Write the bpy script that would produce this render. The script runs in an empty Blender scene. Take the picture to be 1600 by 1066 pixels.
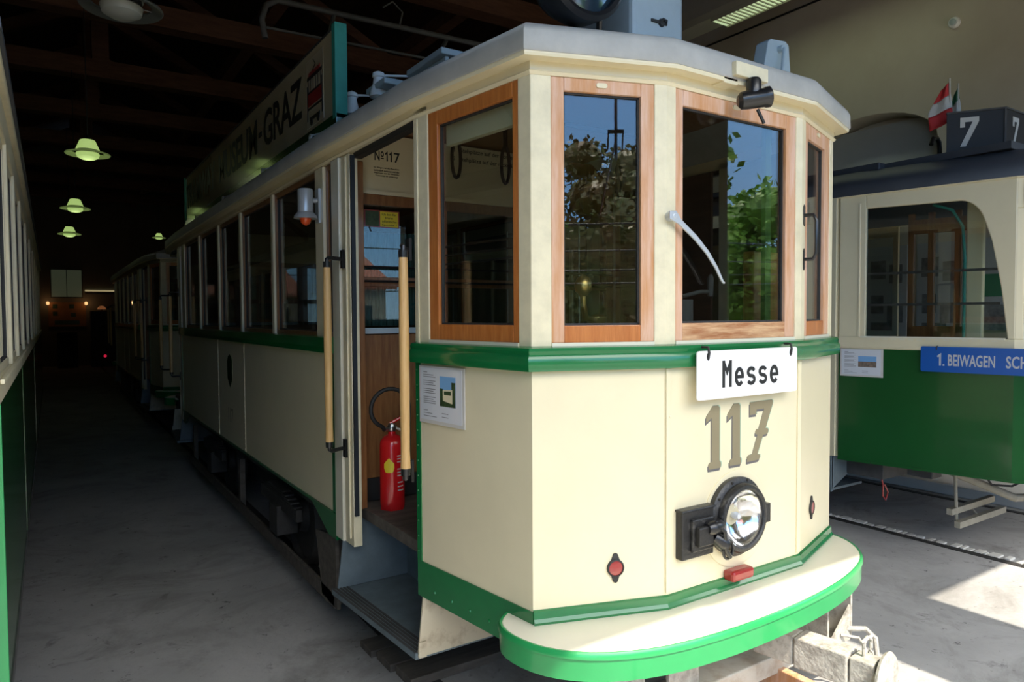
import bpy, math, random
from mathutils import Vector, Matrix
random.seed(7)
PI = math.pi
sc = bpy.context.scene
COL = sc.collection

# ------------------------------------------------------------------ materials
def mat(name, col=(.5, .5, .5), rough=.5, metal=0., coat=0., var=0., vscale=6., bump=0., bscale=60., emit=None, estr=0., spec=.5, col2=None, stretch=(1, 1, 1), thr=None, trans=0.):
    m = bpy.data.materials.new(name); m.use_nodes = True
    nt = m.node_tree; N = nt.nodes; L = nt.links
    b = N['Principled BSDF']
    b.inputs['Base Color'].default_value = (*col, 1); b.inputs['Roughness'].default_value = rough
    b.inputs['Metallic'].default_value = metal; b.inputs['Coat Weight'].default_value = coat
    b.inputs['Coat Roughness'].default_value = .08
    b.inputs['Specular IOR Level'].default_value = spec
    if trans: b.inputs['Transmission Weight'].default_value = trans
    tc = N.new('ShaderNodeTexCoord'); mp = N.new('ShaderNodeMapping'); mp.inputs['Scale'].default_value = stretch
    L.new(tc.outputs['Object'], mp.inputs['Vector'])
    if var or col2:
        n = N.new('ShaderNodeTexNoise'); n.inputs['Scale'].default_value = vscale; n.inputs['Detail'].default_value = 6; n.inputs['Roughness'].default_value = .62
        L.new(mp.outputs[0], n.inputs['Vector'])
        r = N.new('ShaderNodeValToRGB')
        lo, hi = thr or (.3, .7)
        r.color_ramp.elements[0].position = lo; r.color_ramp.elements[1].position = hi
        c2 = col2 or tuple(c * (1 - var) for c in col)
        r.color_ramp.elements[0].color = (*c2, 1)
        r.color_ramp.elements[1].color = (*(tuple(min(1, c * (1 + var * .4)) for c in col) if not col2 else col), 1)
        L.new(n.outputs['Fac'], r.inputs['Fac']); L.new(r.outputs['Color'], b.inputs['Base Color'])
    if bump:
        n2 = N.new('ShaderNodeTexNoise'); n2.inputs['Scale'].default_value = bscale; n2.inputs['Detail'].default_value = 4
        L.new(mp.outputs[0], n2.inputs['Vector'])
        bp = N.new('ShaderNodeBump'); bp.inputs['Strength'].default_value = bump; bp.inputs['Distance'].default_value = .01
        L.new(n2.outputs['Fac'], bp.inputs['Height']); L.new(bp.outputs['Normal'], b.inputs['Normal'])
    if emit:
        b.inputs['Emission Color'].default_value = (*emit, 1); b.inputs['Emission Strength'].default_value = estr
    return m

def glass_mat(name, tint=(.85, .88, .86), r0=.07, rough=0.):
    m = bpy.data.materials.new(name); m.use_nodes = True
    nt = m.node_tree; N = nt.nodes; L = nt.links; N.clear()
    out = N.new('ShaderNodeOutputMaterial'); mix = N.new('ShaderNodeMixShader')
    tr = N.new('ShaderNodeBsdfTransparent'); gl = N.new('ShaderNodeBsdfGlossy')
    tr.inputs[0].default_value = (*tint, 1); gl.inputs['Roughness'].default_value = rough
    g = N.new('ShaderNodeNewGeometry'); dot = N.new('ShaderNodeVectorMath'); dot.operation = 'DOT_PRODUCT'
    L.new(g.outputs['Incoming'], dot.inputs[0]); L.new(g.outputs['Normal'], dot.inputs[1])
    ab = N.new('ShaderNodeMath'); ab.operation = 'ABSOLUTE'; L.new(dot.outputs['Value'], ab.inputs[0])
    om = N.new('ShaderNodeMath'); om.operation = 'SUBTRACT'; om.inputs[0].default_value = 1; L.new(ab.outputs[0], om.inputs[1])
    pw = N.new('ShaderNodeMath'); pw.operation = 'POWER'; pw.inputs[1].default_value = 5; L.new(om.outputs[0], pw.inputs[0])
    ma = N.new('ShaderNodeMath'); ma.operation = 'MULTIPLY_ADD'; ma.inputs[1].default_value = 1 - r0; ma.inputs[2].default_value = r0
    L.new(pw.outputs[0], ma.inputs[0]); L.new(ma.outputs[0], mix.inputs[0])
    L.new(tr.outputs[0], mix.inputs[1]); L.new(gl.outputs[0], mix.inputs[2]); L.new(mix.outputs[0], out.inputs[0])
    return m

def wood_mat(name, c1, c2, rough=.5, scale=9., stretch=(6, 6, .7), bump=.15, coat=0.):
    m = mat(name, c1, rough, var=.01, vscale=scale, col2=c2, stretch=stretch, bump=bump, bscale=scale * 3, thr=(.35, .68), coat=coat)
    return m

M = {}
M['cream'] = mat('cream_paint', (.79, .70, .475), .38, coat=.25, var=.05, vscale=3., spec=.4)
M['cream_old'] = mat('worn_cream_paint', (.77, .69, .47), .45, var=.12, vscale=14., bump=.12, bscale=35)
M['cream_pale'] = mat('pale_cream_paint', (.76, .715, .57), .35, coat=.2, var=.04, vscale=5)
M['cream_dirty'] = mat('dirty_cream_paint', (.58, .51, .37), .55, col2=(.40, .33, .23), vscale=12, thr=(.30, .48), bump=.3, bscale=18)
M['green'] = mat('green_paint', (.008, .16, .045), .25, coat=.5, var=.12, vscale=5)
M['green_lit'] = mat('daylit_green_paint', (.022, .30, .085), .3, coat=.4, var=.08, vscale=7)  # green with the daylight on shelf rim and end face put into it
M['green_d'] = mat('trailer_green_paint', (.010, .085, .020), .22, coat=.6, var=.10, vscale=3)
M['teal'] = mat('teal_green_paint', (.03, .28, .22), .5, var=.2, vscale=9)
M['roof'] = mat('grey_roof_paint', (.44, .435, .405), .6, var=.16, vscale=7, bump=.15, bscale=30)
M['roof2'] = mat('slate_roof_paint', (.06, .066, .078), .5, var=.15, vscale=5)
M['ltblue'] = mat('light_blue_grey_paint', (.46, .54, .57), .5, var=.1, vscale=6)
M['stepblue'] = mat('blue_grey_step_paint', (.13, .17, .19), .5, var=.25, vscale=9, bump=.1)
M['oak'] = wood_mat('varnished_wood', (.56, .20, .048), (.42, .125, .024), .35, coat=.3)
M['oak_w'] = wood_mat('weathered_wood', (.69, .455, .335), (.56, .27, .11), .6, scale=5)
M['oak_g'] = wood_mat('grained_wood_rail', (.72, .46, .25), (.36, .14, .05), .5, scale=7, stretch=(.8, 3, 6))
M['oak_in'] = wood_mat('interior_wood', (.30, .135, .045), (.20, .075, .022), .4, coat=.3)
M['ash'] = wood_mat('pale_ash_wood', (.70, .45, .19), (.58, .34, .12), .4, coat=.3)
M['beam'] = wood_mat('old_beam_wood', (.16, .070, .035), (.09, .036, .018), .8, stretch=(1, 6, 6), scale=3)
M['deck'] = wood_mat('dark_board_wood', (.13, .11, .09), (.07, .06, .05), .8, stretch=(1, 6, 6), scale=4)
M['whitewood'] = mat('white_painted_timber', (.50, .48, .42), .7, col2=(.34, .27, .20), vscale=9, thr=(.25, .5), bump=.4, bscale=30)
M['ironwhite'] = mat('chipped_white_iron', (.44, .415, .36), .65, col2=(.22, .20, .17), vscale=20, thr=(.3, .55), bump=.5, bscale=60)
M['black'] = mat('black_paint', (.012, .012, .013), .35, var=.2, coat=.3)
M['blackold'] = mat('worn_black_paint', (.022, .021, .020), .4, col2=(.10, .095, .085), vscale=16, thr=(.30, .42), bump=.3)
M['iron'] = mat('dark_iron', (.035, .033, .031), .7, var=.3, vscale=12, bump=.3)
M['iron_b'] = mat('greasy_undercarriage_iron', (.07, .068, .065), .7, var=.4, vscale=8)
M['steel'] = mat('bare_steel', (.6, .6, .6), .3, metal=1.)
M['silver'] = mat('silver_paint', (.55, .57, .58), .35, metal=.4)
M['white'] = mat('white_enamel', (.88, .88, .87), .3, coat=.3)
M['porcelain'] = mat('white_porcelain', (.80, .82, .82), .25, coat=.5)
M['red'] = mat('red_paint', (.62, .012, .015), .25, coat=.5)
M['redplastic'] = mat('red_lens_plastic', (.30, .025, .022), .25, coat=.4, var=.15, vscale=30)
M['redrefl'] = mat('red_reflector', (.32, .03, .028), .3, coat=.6)
M['orange'] = mat('orange_lamp_glass', (.85, .10, .02), .25, coat=.5)
M['yellow'] = mat('yellow_sticker', (.80, .62, .03), .4)
M['ink'] = mat('black_lettering', (.012, .012, .012), .5)
M['gold'] = mat('tan_gold_lettering', (.26, .215, .125), .5, var=.08)
M['shadegrey'] = mat('grey_letter_edge', (.13, .12, .12), .5)
M['mint'] = mat('pale_green_letter_edge', (.35, .52, .38), .5)
M['brass'] = mat('brass', (.55, .38, .13), .35, metal=1.)
M['paper'] = mat('white_paper', (.70, .72, .76), .3, coat=.6)
M['greytext'] = mat('grey_print', (.22, .22, .23), .6)
M['pvc'] = mat('pale_frame_plastic', (.62, .60, .56), .4)
M['blue'] = mat('blue_enamel', (.01, .10, .42), .3, coat=.3)
M['skyprint'] = mat('blue_sky_print', (.20, .42, .72), .4)
M['treeprint'] = mat('dark_green_print', (.04, .08, .03), .4, var=.5, vscale=60)
M['streetprint'] = mat('street_print', (.10, .09, .08), .4, col2=(.32, .22, .16), vscale=50)
M['boxblack'] = mat('matt_black_box_paint', (.010, .010, .011), .6)
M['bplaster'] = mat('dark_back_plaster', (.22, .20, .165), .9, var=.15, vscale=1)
M['bluestrip'] = mat('navy_rubber_strip', (.008, .012, .018), .5)
M['leather'] = mat('brown_leather_strap', (.05, .025, .015), .5)
M['curtain'] = mat('teal_curtain', (.05, .14, .13), .8, var=.4, vscale=12, stretch=(8, 8, .5))
M['darkblueglass'] = mat('dark_blue_lamp_glass', (.02, .04, .06), .12, coat=1.)
M['chrome'] = mat('reflector_chrome', (.85, .85, .85), .12, metal=1., bump=.25, bscale=12)
M['glass'] = glass_mat('window_glass')
M['glass_hl'] = glass_mat('headlamp_glass', (.92, .92, .92), .05)
M['flagred'] = mat('red_cloth', (.50, .03, .03), .8)
M['flagwhite'] = mat('white_cloth', (.55, .53, .48), .8)
M['flaggreen'] = mat('green_cloth', (.02, .12, .06), .8)
M['flagblack'] = mat('black_cloth', (.02, .02, .03), .8)
M['leaf'] = mat('leaf_green', (.22, .42, .05), .5, col2=(.05, .13, .015), vscale=2)
M['leaf2'] = mat('dark_leaf', (.09, .13, .025), .5, col2=(.14, .07, .02), vscale=1.2)
M['bark'] = mat('bark', (.09, .06, .04), .9, bump=.6)
M['rtile'] = mat('red_roof_tiles', (.38, .12, .08), .8, var=.3, vscale=20)
M['render'] = mat('house_render', (.34, .30, .25), .9)
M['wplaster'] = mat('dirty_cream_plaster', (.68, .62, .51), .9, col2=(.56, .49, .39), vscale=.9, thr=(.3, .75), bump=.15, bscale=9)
M['wplaster_w'] = mat('white_plaster', (.62, .62, .58), .9, var=.06, vscale=2)
M['portal'] = mat('brown_grey_plaster', (.11, .078, .055), .9, var=.12, vscale=1.5)
M['dusty'] = mat('dusty_beige_iron', (.34, .31, .24), .7, var=.2, vscale=15)
M['kerb'] = mat('painted_kerb_grey', (.68, .66, .61), .8, var=.1, vscale=3)
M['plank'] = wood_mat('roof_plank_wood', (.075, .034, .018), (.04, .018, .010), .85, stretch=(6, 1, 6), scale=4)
M['lampglass'] = mat('lit_opal_glass', (.7, .75, .5), .4, emit=(.70, 1., .30), estr=.9)
M['lampring'] = mat('lit_ring_glass', (.3, .33, .2), .3, emit=(.55, .8, .22), estr=.22)
M['lampglass_off'] = mat('dim_opal_glass', (.42, .44, .40), .4)
M['lampring_off'] = mat('dim_ring_glass', (.10, .11, .10), .3)
M['tube'] = mat('fluorescent_light', (.8, .9, .7), .4, emit=(.78, 1., .55), estr=1.1)
M['fixbody'] = mat('cream_luminaire_metal', (.50, .48, .40), .5)
M['screen'] = mat('lit_pale_screen', (.2, .22, .18), .6, emit=(.35, .42, .25), estr=.11)
M['lightboard'] = mat('orange_poster_board', (.40, .18, .07), .7, var=.25, vscale=4)
M['cove'] = mat('warm_cove_light', (.6, .5, .3), .5, emit=(1., .82, .42), estr=.5)
M['bulb'] = mat('warm_bulb', (.8, .6, .4), .4, emit=(1., .55, .22), estr=2.)
M['led'] = mat('red_indicator_light', (.5, .02, .05), .4, emit=(1., .02, .08), estr=.9)
M['bannerwhite'] = mat('white_banner_print', (.50, .52, .54), .6)
M['bannergreen'] = mat('green_banner_print', (.02, .25, .12), .6)
M['townprint'] = mat('grey_town_photo_print', (.30, .32, .34), .6, col2=(.06, .07, .08), vscale=9)
M['rubber'] = mat('black_rubber', (.015, .015, .015), .6)

def floor_mat():
    m = mat('concrete_floor', (.42, .41, .395), .8, col2=(.30, .295, .285), vscale=1.4, thr=(.32, .68), bump=.5, bscale=22)
    nt = m.node_tree; N = nt.nodes; L = nt.links; b = N['Principled BSDF']
    src = b.inputs['Base Color'].links[0].from_socket
    tc = N.new('ShaderNodeTexCoord')
    def layer(src, scale, lo, hi, c, dist=.0):
        n = N.new('ShaderNodeTexNoise'); n.inputs['Scale'].default_value = scale; n.inputs['Detail'].default_value = 8; n.inputs['Roughness'].default_value = .7; n.inputs['Distortion'].default_value = dist
        L.new(tc.outputs['Object'], n.inputs['Vector'])
        mr = N.new('ShaderNodeMapRange'); mr.inputs[1].default_value = lo; mr.inputs[2].default_value = hi
        L.new(n.outputs['Fac'], mr.inputs[0])
        mx = N.new('ShaderNodeMix'); mx.data_type = 'RGBA'; mx.inputs[7].default_value = (*c, 1)
        L.new(mr.outputs[0], mx.inputs[0]); L.new(src, mx.inputs[6]); return mx.outputs[2]
    s = layer(src, 5., .60, .74, (.10, .097, .09), .6)
    s = layer(s, 16., .62, .70, (.055, .053, .05), .3); s = layer(s, 1.1, .50, .72, (.20, .19, .175), 1.2)
    s = layer(s, 9., .70, .80, (.40, .39, .37), 1.)
    L.new(s, b.inputs['Base Color'])
    return m
M['floor'] = floor_mat()
M['track_floor'] = mat('pale_track_concrete', (.30, .295, .285), .8, col2=(.20, .195, .19), vscale=2.5, thr=(.3, .7), bump=.4, bscale=25)
M['yard'] = mat('pale_yard_paving', (.18, .165, .135), .9, var=.15, vscale=1.2)
M['grass'] = mat('grass_green', (.10, .20, .04), .9, var=.3, vscale=3)

# ------------------------------------------------------------------ mesh builder
def base_of(p):
    v = Vector((0, 0, 0))
    while p is not None:
        v += Vector(p.location); p = p.parent
    return v

class Face:
    """vertical plane through two floor points: s runs along it, t outward, z up"""
    def __init__(s, P0, P1):
        s.o = Vector((P0[0], P0[1], 0)); d = Vector((P1[0] - P0[0], P1[1] - P0[1], 0)); s.L = d.length
        s.e = d.normalized(); s.n = Vector((s.e.y, -s.e.x, 0))
    def p(s, a, z, t=0.): return s.o + s.e * a + s.n * t + Vector((0, 0, z))

class MB:
    def __init__(s): s.v = []; s.f = []; s.m = []
    def add(s, vs, fs, mi=0):
        k = len(s.v); s.v += [Vector(v) for v in vs]; s.f += [tuple(i + k for i in f) for f in fs]; s.m += [mi] * len(fs); return s
    def hexa(s, c, mi=0):
        return s.add(c, [(0, 3, 2, 1), (4, 5, 6, 7), (0, 1, 5, 4), (1, 2, 6, 5), (2, 3, 7, 6), (3, 0, 4, 7)], mi)
    def box(s, x0, x1, y0, y1, z0, z1, mi=0):
        return s.hexa([(x0, y0, z0), (x1, y0, z0), (x1, y1, z0), (x0, y1, z0), (x0, y0, z1), (x1, y0, z1), (x1, y1, z1), (x0, y1, z1)], mi)
    def fb(s, F, a0, a1, z0, z1, t0, t1, mi=0):
        return s.hexa([F.p(a0, z0, t1), F.p(a1, z0, t1), F.p(a1, z0, t0), F.p(a0, z0, t0), F.p(a0, z1, t1), F.p(a1, z1, t1), F.p(a1, z1, t0), F.p(a0, z1, t0)], mi)
    def poly(s, pts, off, mi=0):
        """extrude a planar loop of 3-D points by vector off"""
        off = Vector(off); n = len(pts); a = [Vector(p) for p in pts]
        fs = [tuple(range(n))[::-1], tuple(range(n, 2 * n))] + [(i, (i + 1) % n, n + (i + 1) % n, n + i) for i in range(n)]
        return s.add(a + [p + off for p in a], fs, mi)
    def fpoly(s, F, pts, t0, t1, mi=0):
        return s.poly([F.p(a, z, t0) for a, z in pts], F.n * (t1 - t0), mi)
    def tube(s, pts, r, seg=10, closed=False, mi=0, radii=None):
        P = [Vector(p) for p in pts]; n = len(P); rings = []
        up = Vector((0, 0, 1)); prev = None
        for i in range(n):
            if closed: d = P[(i + 1) % n] - P[i - 1]
            else: d = P[min(i + 1, n - 1)] - P[max(i - 1, 0)]
            d.normalize()
            if prev is None:
                a = d.cross(up)
                if a.length < .1: a = d.cross(Vector((1, 0, 0)))
            else: a = prev - d * prev.dot(d)
            a.normalize(); prev = a; b = d.cross(a)
            rr = radii[i] if radii else r
            rings.append([P[i] + a * math.cos(2 * PI * k / seg) * rr + b * math.sin(2 * PI * k / seg) * rr for k in range(seg)])
        vs = [v for R in rings for v in R]; fs = []
        for i in range(n if closed else n - 1):
            j = (i + 1) % n
            for k in range(seg):
                l = (k + 1) % seg; fs.append((i * seg + k, i * seg + l, j * seg + l, j * seg + k))
        if not closed: fs += [tuple(range(seg))[::-1], tuple(range((n - 1) * seg, n * seg))]
        return s.add(vs, fs, mi)
    def lathe(s, c, axis, prof, seg=32, mi=0, cap=True):
        """prof = [(radius, height along axis)]"""
        c = Vector(c); ax = Vector(axis).normalized(); a = ax.cross(Vector((0, 0, 1)))
        if a.length < .1: a = Vector((1, 0, 0))
        a.normalize(); b = ax.cross(a); vs = []; fs = []
        for r, h in prof:
            for k in range(seg):
                t = 2 * PI * k / seg; vs.append(c + ax * h + (a * math.cos(t) + b * math.sin(t)) * r)
        for i in range(len(prof) - 1):
            for k in range(seg):
                l = (k + 1) % seg; fs.append((i * seg + k, i * seg + l, (i + 1) * seg + l, (i + 1) * seg + k))
        if cap: fs += [tuple(range(seg))[::-1], tuple(range((len(prof) - 1) * seg, len(prof) * seg))]
        return s.add(vs, fs, mi)
    def sweep(s, path, prof, closed=False, mi=0):
        """profile [(outward offset, z)] (closed loop) carried along a floor polyline with mitres; outward = right-hand of travel"""
        P = [Vector((p[0], p[1])) for p in path]; n = len(P); k = len(prof); vs = []
        for i in range(n):
            def nrm(a, b):
                e = (b - a).normalized(); return Vector((e.y, -e.x))
            if closed or 0 < i < n - 1:
                n1 = nrm(P[i - 1], P[i]); n2 = nrm(P[i], P[(i + 1) % n]); m = (n1 + n2) / (1 + n1.dot(n2))
            elif i == 0: m = nrm(P[0], P[1])
            else: m = nrm(P[-2], P[-1])
            for o, z in prof:
                q = P[i] + m * o; vs.append((q.x, q.y, z))
        fs = []
        for i in range(n if closed else n - 1):
            j = (i + 1) % n
            for a in range(k):
                b = (a + 1) % k; fs.append((i * k + a, j * k + a, j * k + b, i * k + b))
        if not closed: fs += [tuple(range(k)), tuple(range((n - 1) * k, n * k))[::-1]]
        return s.add(vs, fs, mi)
    def build(s, name, m, parent=None, bevel=0., smooth=False, label=None, origin=None, recalc=True):
        me = bpy.data.meshes.new(name)
        if parent is not None: o0 = base_of(parent)
        elif origin is not None: o0 = Vector(origin)
        else:
            xs = [v.x for v in s.v]; ys = [v.y for v in s.v]
            o0 = Vector(((min(xs) + max(xs)) / 2, (min(ys) + max(ys)) / 2, min(v.z for v in s.v)))
        me.from_pydata([tuple(v - o0) for v in s.v], [], s.f); me.update()
        for x in (m if isinstance(m, (list, tuple)) else [m]): me.materials.append(M[x] if isinstance(x, str) else x)
        me.polygons.foreach_set('material_index', s.m)
        if recalc:
            import bmesh
            bm = bmesh.new(); bm.from_mesh(me); bmesh.ops.recalc_face_normals(bm, faces=bm.faces); bm.to_mesh(me); bm.free()
        o = bpy.data.objects.new(name, me); COL.objects.link(o)
        if parent is not None: o.parent = parent
        else: o.location = o0
        if bevel:
            b = o.modifiers.new('bevel', 'BEVEL'); b.width = bevel; b.segments = 2; b.limit_method = 'ANGLE'; b.angle_limit = .6
        if smooth:
            for p in me.polygons: p.use_smooth = True
            try: me.set_sharp_from_angle(angle=.7)
            except Exception: pass
        if label: o['label'] = label
        return o

def thing(name, label, cat, loc=(0, 0, 0), group=None):
    o = bpy.data.objects.new(name, None); o.empty_display_size = .1; COL.objects.link(o); o.location = loc
    o['label'] = label; o['category'] = cat
    if group: o['group'] = group
    return o
def tag(o, label, cat, group=None, kind=None):
    o['label'] = label; o['category'] = cat
    if group: o['group'] = group
    if kind: o['kind'] = kind
    return o
def struct(o): o['kind'] = 'structure'; return o
def copy_tree(o, parent=None):
    c = o.copy(); COL.objects.link(c)
    if parent is not None: c.parent = parent
    for ch in list(o.children): copy_tree(ch, c)
    return c

def text_polys(body, spacing=1., bold=0.):
    cu = bpy.data.curves.new('t', 'FONT'); cu.body = body; cu.size = 1; cu.space_character = spacing; cu.offset = bold; cu.resolution_u = 3
    o = bpy.data.objects.new('t', cu); COL.objects.link(o)
    dg = bpy.context.evaluated_depsgraph_get(); me = bpy.data.meshes.new_from_object(o.evaluated_get(dg))
    vs = [v.co.copy() for v in me.vertices]; fs = [tuple(p.vertices) for p in me.polygons]
    bpy.data.objects.remove(o); bpy.data.curves.remove(cu); bpy.data.meshes.remove(me)
    return vs, fs
def text_on(mb, F, body, a0, a1, z0, z1, t, spacing=1., bold=0., mi=0, thick=.0006):
    vs, fs = text_polys(body, spacing, bold)
    x0 = min(v.x for v in vs); x1 = max(v.x for v in vs); y0 = min(v.y for v in vs); y1 = max(v.y for v in vs)
    P = [((v.x - x0) / (x1 - x0) * (a1 - a0) + a0, (v.y - y0) / (y1 - y0) * (z1 - z0) + z0) for v in vs]
    mb.add([F.p(a, z, t + thick) for a, z in P], fs, mi)
    # rim of each letter so that it has its own thickness
    from collections import Counter
    ed = Counter()
    for f in fs:
        for i in range(len(f)): ed[frozenset((f[i], f[(i + 1) % len(f)]))] += 1
    for e, c in ed.items():
        if c == 1:
            i, j = tuple(e); mb.add([F.p(*P[i], t), F.p(*P[j], t), F.p(*P[j], t + thick), F.p(*P[i], t + thick)], [(0, 1, 2, 3)], mi)
def stroke(mb, F, pts, w, t, thick=.0006, closed=False, mi=0):
    """flat ribbon letter stroke with mitred joints"""
    n = len(pts); Lp = []; Rp = []
    for i in range(n):
        a = Vector(pts[i - 1] if (i > 0 or closed) else pts[i]); b = Vector(pts[i]); c = Vector(pts[(i + 1) % n] if (i < n - 1 or closed) else pts[i])
        d1 = (b - a).normalized() if (b - a).length > 1e-9 else (c - b).normalized(); d2 = (c - b).normalized() if (c - b).length > 1e-9 else d1
        n1 = Vector((-d1.y, d1.x)); n2 = Vector((-d2.y, d2.x)); m = (n1 + n2) / max(.35, 1 + n1.dot(n2))
        Lp.append(b + m * w / 2); Rp.append(b - m * w / 2)
    for i in range(n if closed else n - 1):
        j = (i + 1) % n
        q = [Rp[i], Rp[j], Lp[j], Lp[i]]
        mb.hexa([F.p(p.x, p.y, t) for p in q] + [F.p(p.x, p.y, t + thick) for p in q], mi)

def arc(cx, cz, rx, rz, a0, a1, n=14):
    return [(cx + rx * math.cos(math.radians(a0 + (a1 - a0) * i / n)), cz + rz * math.sin(math.radians(a0 + (a1 - a0) * i / n))) for i in range(n + 1)]

# ------------------------------------------------------------------ setting
YB, YF = 28., -2.0
mb = MB(); mb.box(-8, 5.5, -2.5, YB, -.2, 0)
struct(mb.build('floor', 'floor'))
# rails and rough edges of the three tracks
for k, xc in enumerate((-3.35, 0., 4.0)):
    mb = MB()
    for sx in (-.72, .72):
        mb.box(xc + sx - .03, xc + sx + .03, -2.5, 27.5, -.05, .006)
    struct(mb.build('trim_%d' % (k + 1), 'iron'))
mb = MB()
random.seed(3)
y = -2.5
while y < 9:
    l = random.uniform(.03, .10); mb.box(3.325 - random.uniform(0, .010), 3.36 + random.uniform(0, .055), y, y + l * random.uniform(.5, .95), -.02, .004 + random.uniform(0, .012)); y += l
struct(mb.build('trim_4', 'kerb', bevel=.004))
mb = MB(); mb.box(4.86, 5.5, -2.0, 14, 0, .10)
struct(mb.build('trim_5', 'kerb', bevel=.01))
# outside ground
mb = MB(); mb.box(-40, 45, -60, -2.5, -.2, -.005)
struct(mb.build('floor', 'yard'))
# right wall with arched niche (x = 5.5)
X = 5.5; WT = 6.6
n0, n1, ns, nt_ = 1.77, 3.30, 3.55, 3.93
ac = arc((n0 + n1) / 2, ns, (n1 - n0) / 2, nt_ - ns, 0, 180, 16)
mb = MB()
mb.box(X, X + .4, -2.5, n0, 0, WT); mb.box(X, X + .4, n1, YB, 0, WT)
mb.box(X, X + .4, n0, n1, 0, 3.05)
mb.poly([(X, n1, ns), (X, n1, WT), (X, n0, WT), (X, n0, ns)][0:0] + [(X, a, z) for a, z in ac] + [(X, n0, WT), (X, n1, WT)], (.4, 0, 0))
mb.box(X + .38, X + .45, n0 - .05, n1 + .05, 3.0, 4.1)
struct(mb.build('wall_right', 'wplaster'))
mb = MB(); mb.box(X + .30, X + .38, n0 + .02, n1 - .02, 3.05, 3.86)
struct(mb.build('window_1', 'wplaster_w'))
mb = MB(); mb.box(-8.3, -8, -2.5, YB, 0, WT); struct(mb.build('wall_left', 'wplaster'))
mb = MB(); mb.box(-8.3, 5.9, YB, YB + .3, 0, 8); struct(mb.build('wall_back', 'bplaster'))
# portal wall behind the photographer (y -2.0 .. -2.5)
LH = 4.15
mb = MB()
for a, b in ((-8.3, -3.4), (1.28, 2.21)): mb.box(a, b, -2.5, YF, 0, LH + .3)  # left stretch kept closed to cut daylight on the tram side
mb.box(5.5, 5.9, -2.5, YF, 0, LH + .3)
mb.box(-8.3, 5.9, -2.5, YF, LH + .3, 7.4)
for a, b in ((-.25, 1.28), (2.21, 5.5), (-3.4, -1.15)): mb.box(a, b, -2.5, YF, LH, LH + .3)
mb.box(-1.15, -.25, -2.5, -2.38, LH + .02, LH + .17)  # added bar in the raised lintel notch, shaped for the shelf's shade band
struct(mb.build('wall_front', 'portal'))
# roof: boards on both slopes and beams
mb = MB()
mb.poly([(-8.3, -2.6, 6.4), (-1.4, -2.6, 8.2), (-1.4, -2.6, 8.35), (-8.3, -2.6, 6.55)], (0, 30.9, 0))
mb.poly([(5.9, -2.6, 6.4), (-1.4, -2.6, 8.2), (-1.4, -2.6, 8.35), (5.9, -2.6, 6.55)], (0, 30.9, 0))
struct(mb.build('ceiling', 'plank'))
ys = [3.3 + 2.7 * i for i in range(-1, 9)]
for i, y in enumerate(ys):
    mb = MB(); mb.box(-8, 5.5, y - .13, y + .13, 5.6, 5.88)
    for s in (-1, 1):
        mb.poly([(-1.4 + s * 3.9, y - .08, 5.86), (-1.4 + s * 3.6, y - .08, 5.86), (-1.4 + s * .1, y - .08, 7.6), (-1.4 + s * .1, y - .08, 7.85)], (0, .16, 0))
    mb.box(-1.52, -1.28, y - .1, y + .1, 5.86, 8.1)
    for s in (-1,):
        x0 = -8 if s < 0 else 5.5
        mb.poly([(x0, y - .08, 4.6), (x0, y - .08, 4.85), (x0 - s * 1.1, y - .08, 5.62), (x0 - s * 1.35, y - .08, 5.62)], (0, .16, 0))
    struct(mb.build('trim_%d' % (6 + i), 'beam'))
k = 6 + len(ys)
for x in (-5.4, -3.3, .5, 2.7):
    mb = MB(); mb.box(x - .09, x + .09, -2, YB, 5.88, 6.08); struct(mb.build('trim_%d' % k, 'beam')); k += 1

# ------------------------------------------------------------------ TRAM 117
CH_L = 8.2
A = (-.85, 0.); B = (-.385, -.157); C = (.385, -.157); D = (.85, 0.); E_ = (-.942, .69); E2 = (.942, .69)
F1 = (-.97, 1.60); F2 = (.97, 1.60)
def my(p): return (p[0], CH_L - p[1])
ZC, ZB0, ZB1, ZG = .72, 1.533, 1.612, 2.558

def window(F, a0, a1, z0, z1, parent, wl=.045, wr=.045, wt=.045, wb=.06, m='oak', mb_mat=None, t=(-.035, .0), pane=True, name='window_frame', glass='glass'):
    f = MB()
    f.fb(F, a0, a0 + wl, z0, z1, *t); f.fb(F, a1 - wr, a1, z0, z1, *t)
    f.fb(F, a0 + wl, a1 - wr, z1 - wt, z1, *t)
    if not mb_mat: f.fb(F, a0 + wl, a1 - wr, z0, z0 + wb, *t)
    o = f.build(name, m, parent, bevel=.003)
    if mb_mat:
        g = MB(); g.fb(F, a0 + wl, a1 - wr, z0, z0 + wb, *t); g.build('bottom_rail', mb_mat, o, bevel=.003)
    # putty bead
    tm = (t[0] + t[1]) / 2 - .004
    p = MB()
    for q in ((a0 + wl - .001, a0 + wl + .006, z0 + wb, z1 - wt), (a1 - wr - .006, a1 - wr + .001, z0 + wb, z1 - wt), (a0 + wl, a1 - wr, z1 - wt - .006, z1 - wt + .001), (a0 + wl, a1 - wr, z0 + wb - .001, z0 + wb + .007)):
        p.fb(F, *q, tm - .006, tm + .008)
    p.build('glazing_bead', 'iron', o)
    if pane:
        g = MB(); g.fb(F, a0 + wl, a1 - wr, z0 + wb, z1 - wt, tm - .002, tm + .002); g.build('pane', glass, o)
    return o

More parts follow.
